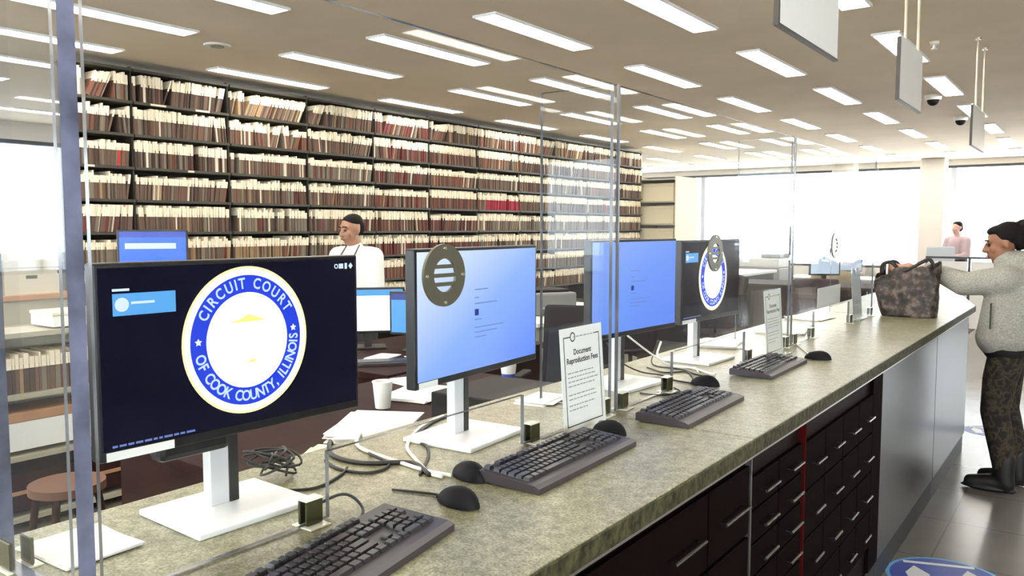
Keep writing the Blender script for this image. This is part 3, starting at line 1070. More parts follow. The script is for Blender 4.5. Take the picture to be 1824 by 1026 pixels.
# ------------------------------------------------------------------ notices
def notice(x, y0, label, txt=True, w=.215, h=.278, rz=0.0, lean=R(4)):
    root = empty('notice_holder', label, 'sign', (x, y0 + w / 2, CT), rz, 'paper notices in clear stands')
    M = Matrix.Rotation(-lean, 4, 'Y')
    def bx(nm, m, *a):
        b = B(); b.box(*a, M=M); return b.obj(nm, m, root)
    bx('paper_sheet', 'paper', 0, .0012, -w / 2, w / 2, .003, h)
    bx('clear_cover', 'acrylic', .0020, .0036, -w / 2 - .003, w / 2 + .003, .001, h + .003)
    bx('foot', 'clip_clear', -.030, .040, -w / 2 - .003, w / 2 + .003, 0, .002)
    if txt:
        lx = .0016
        e_ = .016
        for nm, a in (('border', (-w / 2 + e_, -w / 2 + e_ + .003, .018, h - .026)), ('border', (w / 2 - e_ - .003, w / 2 - e_, .018, h - .026)),
                      ('border', (-w / 2 + e_, w / 2 - e_, .018, .021)), ('border', (-w / 2 + e_, -w / 2 + .050, h - .026, h - .023)), ('border', (w / 2 - .042, w / 2 - e_, h - .026, h - .023))):
            b = B(); b.box(lx - .0003, lx, *a, M=M); b.obj(nm, 'ink', root)
        b = B(); b.ring((-w / 2 + .062, h - .025), .013, .0095, lx - .0003, lx, 24)
        o = b.obj('emblem_ring', 'ink', root); o.data.transform(M)
        for s, zz, sz in (('Document', h - .066, .021), ('Reproduction Fees', h - .088, .021)):
            me = text_mesh('heading', s, sz, 'ink', bold=.0006)
            me.transform(M @ Matrix(((0, 0, 1, lx), (1, 0, 0, 0), (0, 1, 0, zz), (0, 0, 0, 1))))
            link('heading', me, root)
        rnd = random.Random(11)
        rows = [(h - .025, .065, .13)] + [(h - .108 - .0115 * k, .03, rnd.uniform(.10, .17)) for k in range(1, 8) if k != 5] + [(h - .205, .03, .13), (h - .217, .03, .09)]
        for zz, a0, ln in rows:
            yy = -w / 2 + a0
            end = min(yy + ln, w / 2 - .03)
            while yy < end:
                wd = rnd.uniform(.008, .020)
                b = B(); b.box(lx - .0003, lx, yy, min(yy + wd, end), zz - .0016, zz + .0016, M=M)
                b.obj('text_word', 'ink_grey', root)
                yy += wd + .004
    return root


notice(-1.106, 1.745, 'white framed fee notice in a clear stand beside divider')
notice(-1.106, 3.30, 'white notice in a clear stand at the second divider', True, .215, .278)
notice(-1.165, 4.98, 'pale notice in a clear stand beside the brown bag', False, .215, .30)
o = B().box(XS - .0085, XS - .0065, 4.19, 4.62, CT + .135, CT + .135 + .10).obj('paper_notice', 'paper')
tag(o, 'blank white paper sheet taped inside the third screen', 'paper')
o['label'] = 'blank white paper strip taped behind the third screen'

# papers lying on the counter beyond the screens
def sheets(name, x, y, z, rz, n, w, d, label, cat='papers', m='paper', seed=1, t=.0022):
    root = empty(name, label, cat, (x, y, z), rz)
    rnd = random.Random(seed)
    for k in range(n):
        o = B().box(-w / 2, w / 2, -d / 2, d / 2, k * t, k * t + t * .85).obj('sheet', m if (k % 3 or m != 'paper') else 'paper', root)
        o.location = (rnd.uniform(-.012, .012), rnd.uniform(-.012, .012), 0)
        o.rotation_euler = (0, 0, rnd.uniform(-.12, .12))
    return root


sheets('paper_stack', -1.40, 2.08, CT, R(10), 4, .10, .16, 'small white paper pile behind the divider by notice', seed=4)
sheets('paper_stack', -1.42, 3.58, CT, R(15), 6, .18, .26, 'white paper pile behind the farthest keyboard', seed=5)
sheets('paper_stack', -1.36, 4.35, CT, R(8), 5, .22, .50, 'wide white paper pile behind the third screen', seed=6)
sheets('paper_stack', -1.40, 4.95, CT, R(-5), 5, .20, .26, 'white paper pile behind the pale notice stand', seed=8)
sheets('paper_stack', -1.385, .655, CT, R(3), 3, .16, .13, 'white papers left of the emblem monitor base', seed=9)

# ------------------------------------------------------------------ cables on the counter
def cable(pts, r, m, label, z=CT):
    P = [(p[0], p[1], (p[2] if len(p) > 2 else z + r + .0005)) for p in pts]
    o = B().tube(P, r, 6, 0, 6).obj('cable', m, None, True)
    return tag(o, label, 'cable', 'cables on the counter')


H = CT
cable([(-1.62, 1.52, H - .12), (-1.54, 1.44, H + .004), (-1.449, 1.349), (-1.262, 1.312), (-1.175, 1.303), (-1.12, 1.31)], .0045, 'cable_white', 'white cable from the desk to the mouse slot')
cable([(-1.50, 1.72), (-1.46, 1.58), (-1.365, 1.43), (-1.26, 1.35), (-1.17, 1.295), (-1.13, 1.29)], .0045, 'cable_white', 'white cable looping from the pale blue monitor')
cable([(-1.62, 1.44, H - .14), (-1.54, 1.34, H + .004), (-1.448, 1.262), (-1.341, 1.258), (-1.254, 1.325), (-1.16, 1.283)], .0055, 'cable_black', 'thick black cable running beside the white cable')
cable([(-1.43, 1.225), (-1.35, 1.20), (-1.278, 1.222), (-1.289, 1.290), (-1.36, 1.30, H + .014), (-1.384, 1.325)], .0035, 'cable_black', 'thin black cable loop near the white cable')
cable([(-1.50, 1.755), (-1.47, 1.63), (-1.40, 1.49), (-1.33, 1.46), (-1.26, 1.39), (-1.18, 1.275)], .0035, 'cable_black', 'black cable behind the pale blue monitor stand')
cable([(-1.43, .80), (-1.405, .90), (-1.394, .975), (-1.35, 1.02), (-1.296, 1.081), (-1.318, 1.17), (-1.35, 1.22)], .003, 'cable_black', 'thin black cable behind the emblem monitor stand')
cable([(-1.20, .97), (-1.16, 1.035, H + .03), (-1.11, 1.04, H + .012), (-1.065, .985, H + .006), (-1.045, .96)], .003, 'cable_black', 'thin black cord arching from slot to nearest keyboard')
cable([(-1.16, 1.17), (-1.07, 1.20), (-1.055, 1.19)], .0025, 'cable_black', 'short black mouse cord at the first slot')
rnd = random.Random(21)
pts = []
for k in range(26):
    a = k * 1.9
    pts.append((-1.425 + .035 * math.cos(a) + rnd.uniform(-.014, .014), 1.085 + .045 * math.sin(a * 1.13) + rnd.uniform(-.014, .014), H + .008 + .05 * abs(math.sin(k * .9)) + .002 * (k % 3)))
cable(pts, .0028, 'cable_black', 'tangled black cable bundle behind the emblem monitor')
# third station
cable([(-1.38, 2.45, H + .14), (-1.37, 2.52, H + .07), (-1.34, 2.62, H + .02), (-1.28, 2.68), (-1.20, 2.62), (-1.12, 2.60)], .003, 'cable_black', 'black cable hanging below the blue screen')
cable([(-1.38, 2.60, H + .15), (-1.36, 2.70, H + .09), (-1.33, 2.80, H + .03), (-1.30, 2.86), (-1.25, 2.90), (-1.20, 2.82)], .0035, 'cable_white', 'pale cable hanging below the blue screen')
cable([(-1.40, 2.80), (-1.30, 2.74), (-1.24, 2.80), (-1.18, 2.72), (-1.14, 2.64)], .003, 'cable_black', 'black cable lying near the third mouse')
cable([(-1.43, 2.98, H + .08), (-1.42, 2.93, H + .03), (-1.36, 2.90), (-1.25, 2.88), (-1.16, 2.815), (-1.13, 2.81)], .0045, 'cable_white', 'white cable beside the farthest keyboard')
cable([(-1.46, 3.02, H + .08), (-1.45, 2.95, H + .03), (-1.40, 2.86), (-1.28, 2.84), (-1.20, 2.78), (-1.16, 2.76)], .003, 'cable_black', 'black cable under the far emblem monitor')
cable([(-1.20, 2.35), (-1.13, 2.36), (-1.10, 2.44), (-1.15, 2.50)], .0025, 'cable_black', 'thin black cord behind the third keyboard')
cable([(-1.13, 3.78, H + .004), (-1.05, 3.62), (-.97, 3.46)], .0025, 'cable_white', 'thin grey cord of the mouse farthest away')

# ------------------------------------------------------------------ the file wall
SX = -6.55            # shelf front
SD = .36
LV = [2.62 - .271 * k for k in range(10)]
UP = [3.17, 3.64] + [3.64 + .92 * k for k in range(1, 11)]
GAP = .271
for bi in range(len(UP) - 1):
    y0, y1 = UP[bi], UP[bi + 1]
    root = empty('shelving_bay', 'dark steel filing bay, %s from the left end of the wall' % ORD[bi], 'shelving', (SX - SD, (y0 + y1) / 2, .008), 0, 'steel filing bays of the file wall')
    hw = (y1 - y0) / 2
    B().box(0, .01, -hw, hw, 0, 2.895).obj('back_panel', 'shelf_steel', root)
    B().box(.01, SD - .035, -hw, -hw + .008, 0, 2.895).obj('upright', 'shelf_steel', root)
    B().box(.01, SD - .035, hw - .008, hw, 0, 2.895).obj('upright', 'shelf_steel', root)
    me = B().box(.01, SD, -hw + .008, hw - .008, -.022, 0).mesh('shelf', 'shelf_edge')
    for z in [2.886] + LV:
        s = link('shelf', me, root)
        s.location = (0, 0, z - .008)

NAME_LV = ['top shelf', 'second shelf from top', 'third shelf from top', 'fourth shelf from top', 'fifth shelf from top', 'sixth shelf from top', 'seventh shelf from top', 'eighth shelf from top']
# variants: a file = card cover + protruding cream papers
FKEYS = [c[0] for c in FILE_COLS]
cover_cache, paper_cache = {}, {}
FH = .150


def cover_mesh(ti, ck):
    if (ti, ck) not in cover_cache:
        t = TH[ti]
        cover_cache[(ti, ck)] = B().box(-.29, 0, -t / 2, t / 2, 0, FH).mesh('file_cover', 'file_' + ck)
    return cover_cache[(ti, ck)]


TH = [.009, .013, .018, .026]
PH = [.036, .056, .074]


def paper_mesh(ti, hi):
    if (ti, hi) not in paper_cache:
        t = TH[ti] * .94
        paper_cache[(ti, hi)] = B().box(-.285, .004, -t / 2, t / 2, FH - .022, FH + PH[hi]).mesh('papers', 'file_paper')
    return paper_cache[(ti, hi)]


rnd = random.Random(99)
pal_w = {'brown': 34, 'dark_brown': 22, 'rust': 8, 'taupe': 24, 'tan': 7, 'maroon': 4, 'cream': 9, 'red': .7}
keys_, wts = list(pal_w), list(pal_w.values())
stuff_v, stuff_f, stuff_m = [], [], []
SLOT = {k: i for i, k in enumerate(FKEYS)}
SLOT['paper'] = len(FKEYS); SLOT['green'] = len(FKEYS) + 1; SLOT['crimson'] = len(FKEYS) + 2


def add_box(M, x0, x1, y0, y1, z0, z1, slot):
    n = len(stuff_v)
    for x in (x0, x1):
        for y in (y0, y1):
            for z in (z0, z1):
                stuff_v.append(M @ Vector((x, y, z)))
    for f in ((0, 1, 3, 2), (4, 6, 7, 5), (0, 4, 5, 1), (2, 3, 7, 6), (0, 2, 6, 4), (1, 5, 7, 3)):
        stuff_f.append(tuple(n + i for i in f)); stuff_m.append(slot)


single = 0
green = False
BAYN = ['leftmost narrow bay', 'first wide bay']
TENS = ['', '', 'twenty', 'thirty', 'forty', 'fifty']
TEEN = ORD + ['fourteenth', 'fifteenth', 'sixteenth', 'seventeenth', 'eighteenth', 'nineteenth']


def ordw(n):
    n += 1
    if n < 20:
        return TEEN[n - 1]
    if n % 10 == 0:
        return TENS[n // 10][:-1] + 'ieth'
    return TENS[n // 10] + '-' + ORD[n % 10 - 1]


for lv in range(8):
    z = LV[lv]
    for bi in range(len(UP) - 1):
        y0, y1 = UP[bi] + .010, UP[bi + 1] - .010
        y = y0
        ytop = y0 - .1
        cnt = 0
        # every bay and level has its own mood of colours, lean and fullness
        mood = rnd.choice(['brown', 'brown', 'brown', 'taupe', 'taupe', 'dark_brown', 'rust', 'tan'] if bi not in (4, 5) else ['maroon', 'rust', 'brown'])
        lean = 0.0
        base_h = rnd.choice([0, 1, 1, 2]) if lv else 2
        while y < y1 - .035:
            ti = rnd.choices(range(4), [3, 5, 4, 2])[0]
            t = TH[ti]
            ck = mood if rnd.random() < .45 else rnd.choices(keys_, wts)[0]
            if lv in (3, 4) and bi in (4, 5) and rnd.random() < .6:
                ck = rnd.choice(['maroon', 'dark_brown', 'rust'])
            hi = min(2, max(0, base_h + rnd.choice([-1, -1, 0, 0, 1])))
            if rnd.random() < (.10 if lv < 2 else .06):
                lean = rnd.choice([0, 0, R(4), R(9), R(-5)]) if lv > 1 else rnd.choice([0, R(7), R(14), R(20), R(24)] if lv == 0 else [0, R(5), R(10), R(16), R(-5)])
            if rnd.random() < .012:
                y += rnd.uniform(.03, .07)      # gap
                lean = 0
            HT = .235
            tt = t / math.cos(lean) + .0012
            yb = max(y, ytop - HT * math.tan(lean))
            if max(yb + tt, yb + tt + HT * math.tan(lean)) > y1:
                lean = 0
                tt = t + .0012
                yb = max(y, ytop)
                if yb + tt > y1:
                    break
            if yb + HT * math.tan(lean) < y0:
                yb = y0 - HT * math.tan(lean)
            y, ytop = yb + tt, yb + tt + HT * math.tan(lean)
            yy = yb + tt / 2 + max(0, math.sin(lean)) * 0
            dx = rnd.uniform(-.025, -.004)
            M = Matrix.Translation((SX + dx, yy, z + t / 2 * abs(math.sin(lean)) + .0008)) @ Matrix.Rotation(-lean, 4, 'X')
            if lv == 3 and bi == 1 and not green and yy > 3.92 and lean == 0:
                ck = 'green'; green = True
            if lv < 5 and bi < 2 and single < 300:
                nm = {'dark_brown': 'dark brown', 'green': 'lime green'}.get(ck, ck)
                o = link('case_file', cover_mesh(ti, ck))
                o.matrix_world = M
                tag(o, '%s case file, %s from left, %s, %s' % (nm, ordw(cnt), NAME_LV[lv], BAYN[bi]), 'file', 'case files on the %s of the %s' % (NAME_LV[lv], BAYN[bi]))
                link('papers', paper_mesh(ti, hi), o)
                single += 1
                cnt += 1
            else:
                slot = SLOT[ck]
                if lv == 3 and bi == 6 and y1 - y < .75:
                    slot = SLOT['crimson']
                add_box(M, -.29, 0, -t / 2, t / 2, 0, FH, slot)
                add_box(M, -.285, .004, -t * .47, t * .47, FH - .022, FH + PH[hi], SLOT['paper'])
me = bpy.data.meshes.new('case_files')
me.from_pydata(stuff_v, [], stuff_f)
for k in FKEYS:
    me.materials.append(MATS['file_' + k])
me.materials.append(MATS['file_paper']); me.materials.append(MATS['file_green']); me.materials.append(MATS['file_crimson'])
me.polygons.foreach_set('material_index', stuff_m)
o = link('case_files', me)
tag(o, 'endless rows of brown case files filling the rest of the shelves', 'files', kind='stuff')
# shelf label strips
for (y, lv, lab) in ((3.86, 0, 'cream label strip on the top shelf edge, left of two'), (4.28, 0, 'cream label strip on the top shelf edge, right of two'),
                     (3.27, 2, 'small white tag on the third shelf edge, narrow bay'), (4.15, 2, 'small white tag on the third shelf edge, first wide bay')):
    w = .07 if lv == 0 else .03
    o = B().box(SX, SX + .002, y - w, y + w, LV[lv] - .019, LV[lv] - .003).obj('label_strip', 'paper_cream')
    tag(o, lab, 'label')

# ------------------------------------------------------------------ staff side furniture
def desk(name, x0, x1, y0, y1, h, mtop, mleg, label, panel=None, t=.035):
    root = empty(name, label, 'desk', ((x0 + x1) / 2, (y0 + y1) / 2, .008))
    hx, hy = (x1 - x0) / 2, (y1 - y0) / 2
    h -= .008
    B().box(-hx, hx, -hy, hy, h - t, h, bev=.004).obj('desktop', mtop, root)
    for sx in (-1, 1):
        for sy in (-1, 1):
            B().box(sx * (hx - .06) - .02, sx * (hx - .06) + .02, sy * (hy - .06) - .02, sy * (hy - .06) + .02, 0, h - t).obj('leg', mleg, root)
    if panel:
        B().box(hx - .035, hx - .02, -hy + .085, hy - .085, .05, h - t).obj('front_panel', panel, root)
        B().box(-hx + .085, hx - .085, -hy + .02, -hy + .035, .05, h - t).obj('side_panel', panel, root)
    return root


def office_chair(x, y, rz, label, m='chair_fabric', h=1.05):
    root = empty('office_chair', label, 'chair', (x, y, .008), rz, 'office chairs behind the counter')
    b = B()
    for k in range(5):
        a = 2 * PI * k / 5
        b.cone((0, 0, .09), (.29 * math.cos(a), .29 * math.sin(a), .065), .022, .015, 8)
    b.obj('star_base', 'black_plastic', root, 40)
    for k in range(5):
        a = 2 * PI * k / 5
        B().cone((.29 * math.cos(a) - .012 * math.sin(a), .29 * math.sin(a) + .012 * math.cos(a), .028), (.29 * math.cos(a) + .012 * math.sin(a), .29 * math.sin(a) - .012 * math.cos(a), .028), .028, .028, 12).obj('caster', 'black_plastic', root, 40)
    B().cone((0, 0, .08), (0, 0, .42), .025, .02, 12).obj('gas_lift', 'steel', root, 40)
    B().box(-.24, .24, -.24, .25, .42, .50, bev=.035, seg=3).obj('seat', m, root, 60)
    b = B()
    b.box(-.22, .22, -.03, .03, 0, h - .58, bev=.028, seg=3, M=Matrix.Translation((0, -.25, .58)) @ Matrix.Rotation(R(9), 4, 'X'))
    b.obj('backrest', m, root, 60)
    B().tube([(0, -.10, .43), (0, -.26, .45), (0, -.285, .55), (0, -.30, .72)], .02, 8, 0, 4).obj('back_bar', 'black_plastic', root, True)
    for s in (-1, 1):
        B().tube([(s * .22, -.02, .45), (s * .285, -.02, .50), (s * .285, -.02, .66)], .015, 8, 0, 3).obj('arm_post', 'black_plastic', root, True)
        B().box(s * .285 - .03, s * .285 + .03, -.14, .12, .66, .685, bev=.01).obj('armrest', 'black_plastic', root)
    return root


def staff_monitor(x, y, z, rz, label, mats, w=.48, h=.29):
    """front faces local +x"""
    root = empty('staff_monitor', label, 'monitor', (x, y, z), rz, 'monitors on the staff desks')
    zc = .10 + h / 2
    B().box(-.04, 0, -w / 2, w / 2, zc - h / 2, zc + h / 2, bev=.005).obj('housing', 'bezel', root)
    s = B().box(0, .001, -w / 2 + .014, w / 2 - .014, zc - h / 2 + .018, zc + h / 2 - .014).obj('screen', mats[0], root)
    B().box(.001, .0016, -w / 2 + .014, w / 2 - .014, zc + h / 2 - .055, zc + h / 2 - .014).obj('header_bar', mats[1], s)
    if len(mats) > 2:
        B().box(.001, .0016, -w / 2 + .05, w / 2 - .08, zc - .01, zc + .03).obj('text_band', mats[2], s)
    B().box(-.05, -.02, -.025, .025, .012, zc).obj('stand', 'pole_black', root)
    B().box(-.12, .06, -.12, .12, 0, .012, bev=.004).obj('base', 'pole_black', root)
    return root


# desk directly behind the counter, with papers
desk('staff_desk', -2.95, -1.60, 1.48, 3.35, .80, 'mahogany', 'mahogany', 'dark red brown wooden desk directly behind the counter', 'mahogany')
DZ = .80
sheets('paper_stack', -2.20, 2.14, DZ, R(35), 8, .28, .38, 'large white paper pile on the dark red desk', seed=12, t=.004)
sheets('paper_stack', -2.52, 2.74, DZ, R(12), 5, .24, .34, 'white papers near the cup on the dark red desk', seed=14, t=.003)
sheets('folder_stack', -1.98, 1.74, DZ, R(30), 4, .24, .32, 'manila folder pile beside the papers on the red desk', 'folders', 'paper_cream', seed=13, t=.006)
o = empty('paper_cup', 'small blue and white cup below the pale blue monitor', 'cup', (-2.36, 3.20, DZ + .0))
B().cone((0, 0, 0), (0, 0, .05), .030, .035, 20).obj('blue_band', 'decal_blue', o, 40)
B().cone((0, 0, .05), (0, 0, .10), .035, .040, 20).obj('white_band', 'paper', o, 40)
sheets('paper_stack', -2.75, 2.98, DZ, R(-15), 3, .24, .24, 'white papers at the far corner of the red desk', seed=15)
o = empty('paper_cup', 'white paper cup between papers on the dark red desk', 'cup', (-2.47, 2.44, DZ))
B().cone((0, 0, 0), (0, 0, .115), .032, .043, 24, caps=False).cone((0, 0, 0), (0, 0, .002), .032, .032, 24).obj('wall', 'paper', o, 40)
rim = B().ring((0, 0), .0455, .041, 0, .005, 24).obj('rim', 'paper', o, 40)
rim.data.transform(Matrix.Translation((0, 0, .111)) @ Matrix.Rotation(R(-90), 4, 'Y'))
# black desktop computer and printer behind the second monitor
o = empty('desktop_computer', 'black desktop computer on the red desk behind pale blue monitor', 'computer', (-1.83, 2.42, DZ), R(3))
B().box(-.17, .17, -.20, .20, 0, .165, bev=.006).obj('case', 'black_plastic', o)
for k in range(4):
    B().box(.17, .173, -.14 + .06 * k, -.115 + .06 * k, .10, .118).obj('port', 'silver_plastic', o)
o = empty('desk_phone', 'black desk phone behind the notice on red desk', 'phone', (-1.85, 3.05, DZ), R(-80))
B().prism([(-.10, 0), (.10, 0), (.10, .03), (-.10, .075)], -.09, .09, 'x').obj('body', 'black_plastic', o)
B().tube([(-.06, -.09, .085), (-.06, 0, .105), (-.06, .09, .085)], .018, 8, 0, 4).obj('handset', 'black_plastic', o, True)
for r_ in range(4):
    for c_ in range(3):
        B().box(.005 + c_ * .025, .022 + c_ * .025, -.05 + r_ * .025, -.033 + r_ * .025, .058 - r_ * .004, .064 - r_ * .004).obj('button', 'grey_plastic', o)

# second desk row with staff monitors
desk('staff_desk', -4.25, -3.15, 3.15, 4.75, .76, 'mahogany', 'black_plastic', 'dark desk carrying the two staff monitors', 'mahogany')
staff_monitor(-3.98, 3.80, .76, R(-42), 'staff monitor with a white page left of the man', ['px_white', 'px_sky'], .50, .31)
staff_monitor(-3.60, 3.92, .76, R(-70), 'staff monitor with a blue page beside the public monitor', ['px_sky', 'px_navy'], .46, .29)
sheets('paper_stack', -3.62, 3.58, .76, R(20), 4, .14, .20, 'white papers in front of the staff monitors', seed=31)
sheets('paper_stack', -3.35, 3.75, .76, R(-30), 4, .22, .30, 'loose white papers beside the blue staff monitor', seed=32)
o = empty('staff_keyboard', 'black staff keyboard below the white page monitor', 'keyboard', (-3.45, 3.38, .76), R(-40))
B().box(-.07, .07, -.2, .2, 0, .02, bev=.004).obj('case', 'kb_case', o)
for r_ in range(5):
    B().box(-.058 + r_ * .023, -.040 + r_ * .023, -.19, .19, .02, .025).obj('key_row', 'key_plastic', o)
office_chair(-2.55, 4.05, R(200), 'black office chair behind the pale blue monitor', h=1.08)
office_chair(-2.98, 5.30, R(150), 'black office chair left of the blue screen, at green desk', h=1.12)
# pale desk with printer
desk('staff_desk', -4.55, -3.65, 5.35, 7.2, .80, 'white_laminate', 'pale_green', 'pale green desk with white top below the file wall', 'pale_green')
o = empty('desk_printer', 'grey desktop printer on the pale green desk', 'printer', (-4.05, 6.05, .80), R(-30))
B().box(-.20, .20, -.22, .22, 0, .20, bev=.02).obj('body', 'printer_grey', o)
B().box(.20, .30, -.14, .14, .06, .075, bev=.004).obj('paper_tray', 'grey_plastic', o)
B().box(-.16, .14, -.18, .18, .20, .225, bev=.008).obj('scanner_lid', 'black_plastic', o)
B().box(.21, .29, -.10, .10, .0755, .079).obj('sheet', 'paper', o)

# tall cabinet with a blue screen above the emblem monitor
o = empty('filing_cabinet', 'grey filing cabinet carrying the bright blue screen', 'cabinet', (-5.45, 3.13, .008), R(-30))
B().box(-.25, .25, -.28, .28, 0, 1.20, bev=.006).obj('body', 'grey_plastic', o)
for k in range(4):
    d = B().box(.25, .262, -.27, .27, .03 + k * .29, .30 + k * .29, bev=.003, seg=1).obj('drawer', 'grey_plastic', o)
    B().box(.262, .275, -.06, .06, .19 + k * .29, .205 + k * .29).obj('handle', 'steel', d)
staff_monitor(-5.42, 3.12, 1.208, R(-33), 'bright blue screen seen above the emblem monitor', ['px_mid', 'px_deep', 'px_pale'], .46, .25)

# left end: low oak topped cabinet with boxes, beige bookcase
o = empty('low_cabinet', 'oak topped low cabinet beyond the left divider', 'cabinet', (-6.75, 2.35, .008))
B().box(-.22, .22, -.78, .78, 0, 1.02).obj('body', 'beige_metal', o)
B().box(-.24, .25, -.79, .79, 1.02, 1.06, bev=.004).obj('top_board', 'oak', o)
for k in range(3):
    d = B().box(.22, .235, -.76 + k * .51, -.27 + k * .51, .05, .82, bev=.003, seg=1).obj('door', 'oak', o)
    B().cone((.235, -.31 + k * .51, .5), (.26, -.31 + k * .51, .5), .012, .015, 10).obj('knob', 'steel', d)
for (dy, dz, w, h, lab) in ((-.45, 0, .36, .26, 'beige archive box at left end on the oak cabinet'), (.0, 0, .40, .26, 'beige archive box in the middle on the oak cabinet'),
                            (.45, 0, .38, .26, 'beige archive box nearest the file wall on cabinet'), (.10, .265, .38, .20, 'upper beige archive box stacked on the oak cabinet')):
    ob = empty('archive_box', lab, 'box', (-6.73, 2.35 + dy, 1.068 + dz), 0, 'archive boxes on the oak cabinet')
    B().box(-.16, .16, -w / 2, w / 2, 0, h - .06).obj('carton', 'carton', ob)
    B().box(-.166, .166, -w / 2 - .006, w / 2 + .006, h - .06, h, bev=.003, seg=1).obj('lid', 'carton', ob)
    B().box(.160, .1615, -.04, .04, h * .45, h * .55).obj('hand_hole', 'ink', ob)

o = empty('bookcase', 'beige metal bookcase of files seen through the left divider', 'bookcase', (-4.62, 2.02, .008))
B().box(-.16, .16, -.44, -.41, 0, 1.03).obj('side_panel', 'beige_metal', o)
B().box(-.16, .16, .41, .44, 0, 1.03).obj('side_panel', 'beige_metal', o)
B().box(-.16, -.15, -.41, .41, 0, 1.03).obj('back_panel', 'beige_metal', o)
for z in (.04, .36, .68, 1.0):
    B().box(-.15, .16, -.41, .41, z, z + .025).obj('shelf', 'beige_metal', o)
bk = random.Random(4)
for zi, z in enumerate((.065, .385, .705)):
    if zi < 2:
        continue
    y = -.395
    n = 0
    while y < .36:
        t = bk.choice(TH)
        ck = bk.choices(keys_, wts)[0] if zi else bk.choice(['tan', 'taupe', 'rust'])
        f = link('shelf_file', cover_mesh(TH.index(t), ck))
        f.scale = (.8, 1, 1)
        f.location = (-4.62 + .12, 2.02 + y + t / 2, z + .0085)
        tag(f, '%s file, %s from left, %s shelf of the beige bookcase' % (ck.replace('_', ' '), ordw(n), ['bottom', 'middle', 'upper'][zi]), 'file', 'files in the beige bookcase, %s shelf' % ['bottom', 'middle', 'upper'][zi])
        link('papers', paper_mesh(TH.index(t), bk.choice([0, 1])), f)
        y += t + .002
        n += 1
ob = empty('archive_box', 'white archive box on top of the beige bookcase', 'box', (-4.62, 2.20, 1.0335 + .0085))
B().box(-.13, .13, -.19, .19, 0, .06, bev=.004).obj('carton', 'paper', ob)
B().box(-.135, .135, -.195, .195, .06, .078, bev=.004).obj('lid', 'paper_cream', ob)
ob = empty('archive_box', 'white archive box with tan lid on the bookcase middle shelf', 'box', (-4.61, 2.0, .4185))
B().box(-.12, .13, -.36, .36, 0, .15, bev=.004).obj('carton', 'paper', ob)
B().box(-.125, .135, -.365, .365, .15, .20, bev=.004).obj('lid', 'oak', ob)
ob = empty('wooden_box', 'brown wooden box on the bookcase bottom shelf', 'box', (-4.61, 2.0, .0985))
B().box(-.12, .13, -.38, .38, 0, .20, bev=.004).obj('crate', 'mahogany', ob)
B().box(.130, .134, -.36, .36, .09, .11).obj('batten', 'oak', ob)
# wooden stool in front of it
o = empty('wooden_stool', 'brown wooden stool beside the beige bookcase', 'stool', (-3.55, 1.62, .008))
B().cone((0, 0, .44), (0, 0, .475), .15, .15, 32).obj('seat', 'stool_brown', o, 40)
for k in range(4):
    a = PI / 4 + k * PI / 2
    B().cone((.12 * math.cos(a), .12 * math.sin(a), .44), (.19 * math.cos(a), .19 * math.sin(a), 0), .016, .014, 10).obj('leg', 'mahogany', o, 40)
rim = B().ring((0, 0), .155, .14, -.006, .006, 24).obj('foot_ring', 'beige_metal', o, 40)
rim.data.transform(Matrix.Translation((0, 0, .18)) @ Matrix.Rotation(R(-90), 4, 'Y'))

# cream storage shelf at the end of the file wall
o = empty('storage_shelf', 'cream storage shelf at the far end of the file wall', 'shelf', (-6.35, 13.35, .008))
B().box(-.4, -.38, -.45, .45, 0, 2.45).obj('side_panel', 'cream_metal', o)
B().box(.38, .4, -.45, .45, 0, 2.45).obj('side_panel', 'cream_metal', o)
B().box(-.38, .38, .43, .45, 0, 2.45).obj('back_panel', 'cream_metal', o)
for k in range(7):
    B().box(-.38, .38, -.45, .43, .05 + .39 * k, .075 + .39 * k).obj('shelf', 'beige_metal', o)
for k in range(2, 6):
    ob = empty('archive_box', 'cream archive box on shelf %s of the far storage shelf' % ['one', 'two', 'three', 'four', 'five', 'six'][k], 'box', (-6.35, 13.25, .0835 + .39 * k), 0, 'boxes on the far storage shelf')
    B().box(-.33, .33, -.28, .28, 0, .26, bev=.004).obj('carton', 'cream_metal', ob)
    B().box(-.335, .335, -.285, .285, .26, .31, bev=.004).obj('lid', 'cream_metal', ob)

# farther staff area
desk('staff_desk', -5.3, -3.7, 9.9, 11.4, .98, 'white_laminate', 'black_plastic', 'far high desk with white top behind the second emblem monitor', 'black_plastic')
o = empty('copier', 'grey office copier beyond the far white topped desk', 'copier', (-4.3, 12.6, .008))
B().box(-.35, .35, -.33, .33, 0, .95, bev=.02).obj('body', 'grey_plastic', o)
B().box(-.33, .33, -.31, .31, .95, 1.10, bev=.02).obj('scanner', 'white_laminate', o)
B().box(.05, .34, -.29, .29, 1.10, 1.16, bev=.01).obj('feeder', 'printer_grey', o)
B().box(.35, .352, -.28, .28, .15, .42).obj('paper_drawer', 'white_laminate', o)
office_chair(-2.15, 6.9, R(160), 'plum office chair behind the third screen, nearer', 'chair_plum', 1.0)
office_chair(-2.25, 8.2, R(200), 'plum office chair behind the third screen, farther', 'chair_plum', 1.05)
office_chair(-3.25, 7.9, R(120), 'black office chair left of the plum chairs', 'chair_fabric', 1.08)
desk('staff_desk', -3.6, -1.9, 9.0, 9.8, .94, 'mahogany', 'black_plastic', 'dark desk behind the plum office chairs', 'mahogany')
staff_monitor(-2.50, 9.35, .94, R(-55), 'pale bright staff monitor behind the third screen', ['px_pale', 'px_mid'], .34, .27)
desk('staff_desk', -4.2, -2.4, 13.2, 14.0, .78, 'white_laminate', 'frame_white', 'white far desk in front of the windows, left', 'white_laminate')
staff_monitor(-3.3, 13.5, .78, R(-75), 'small blue staff monitor on the white far desk', ['px_pale', 'px_mid'], .5, .31)
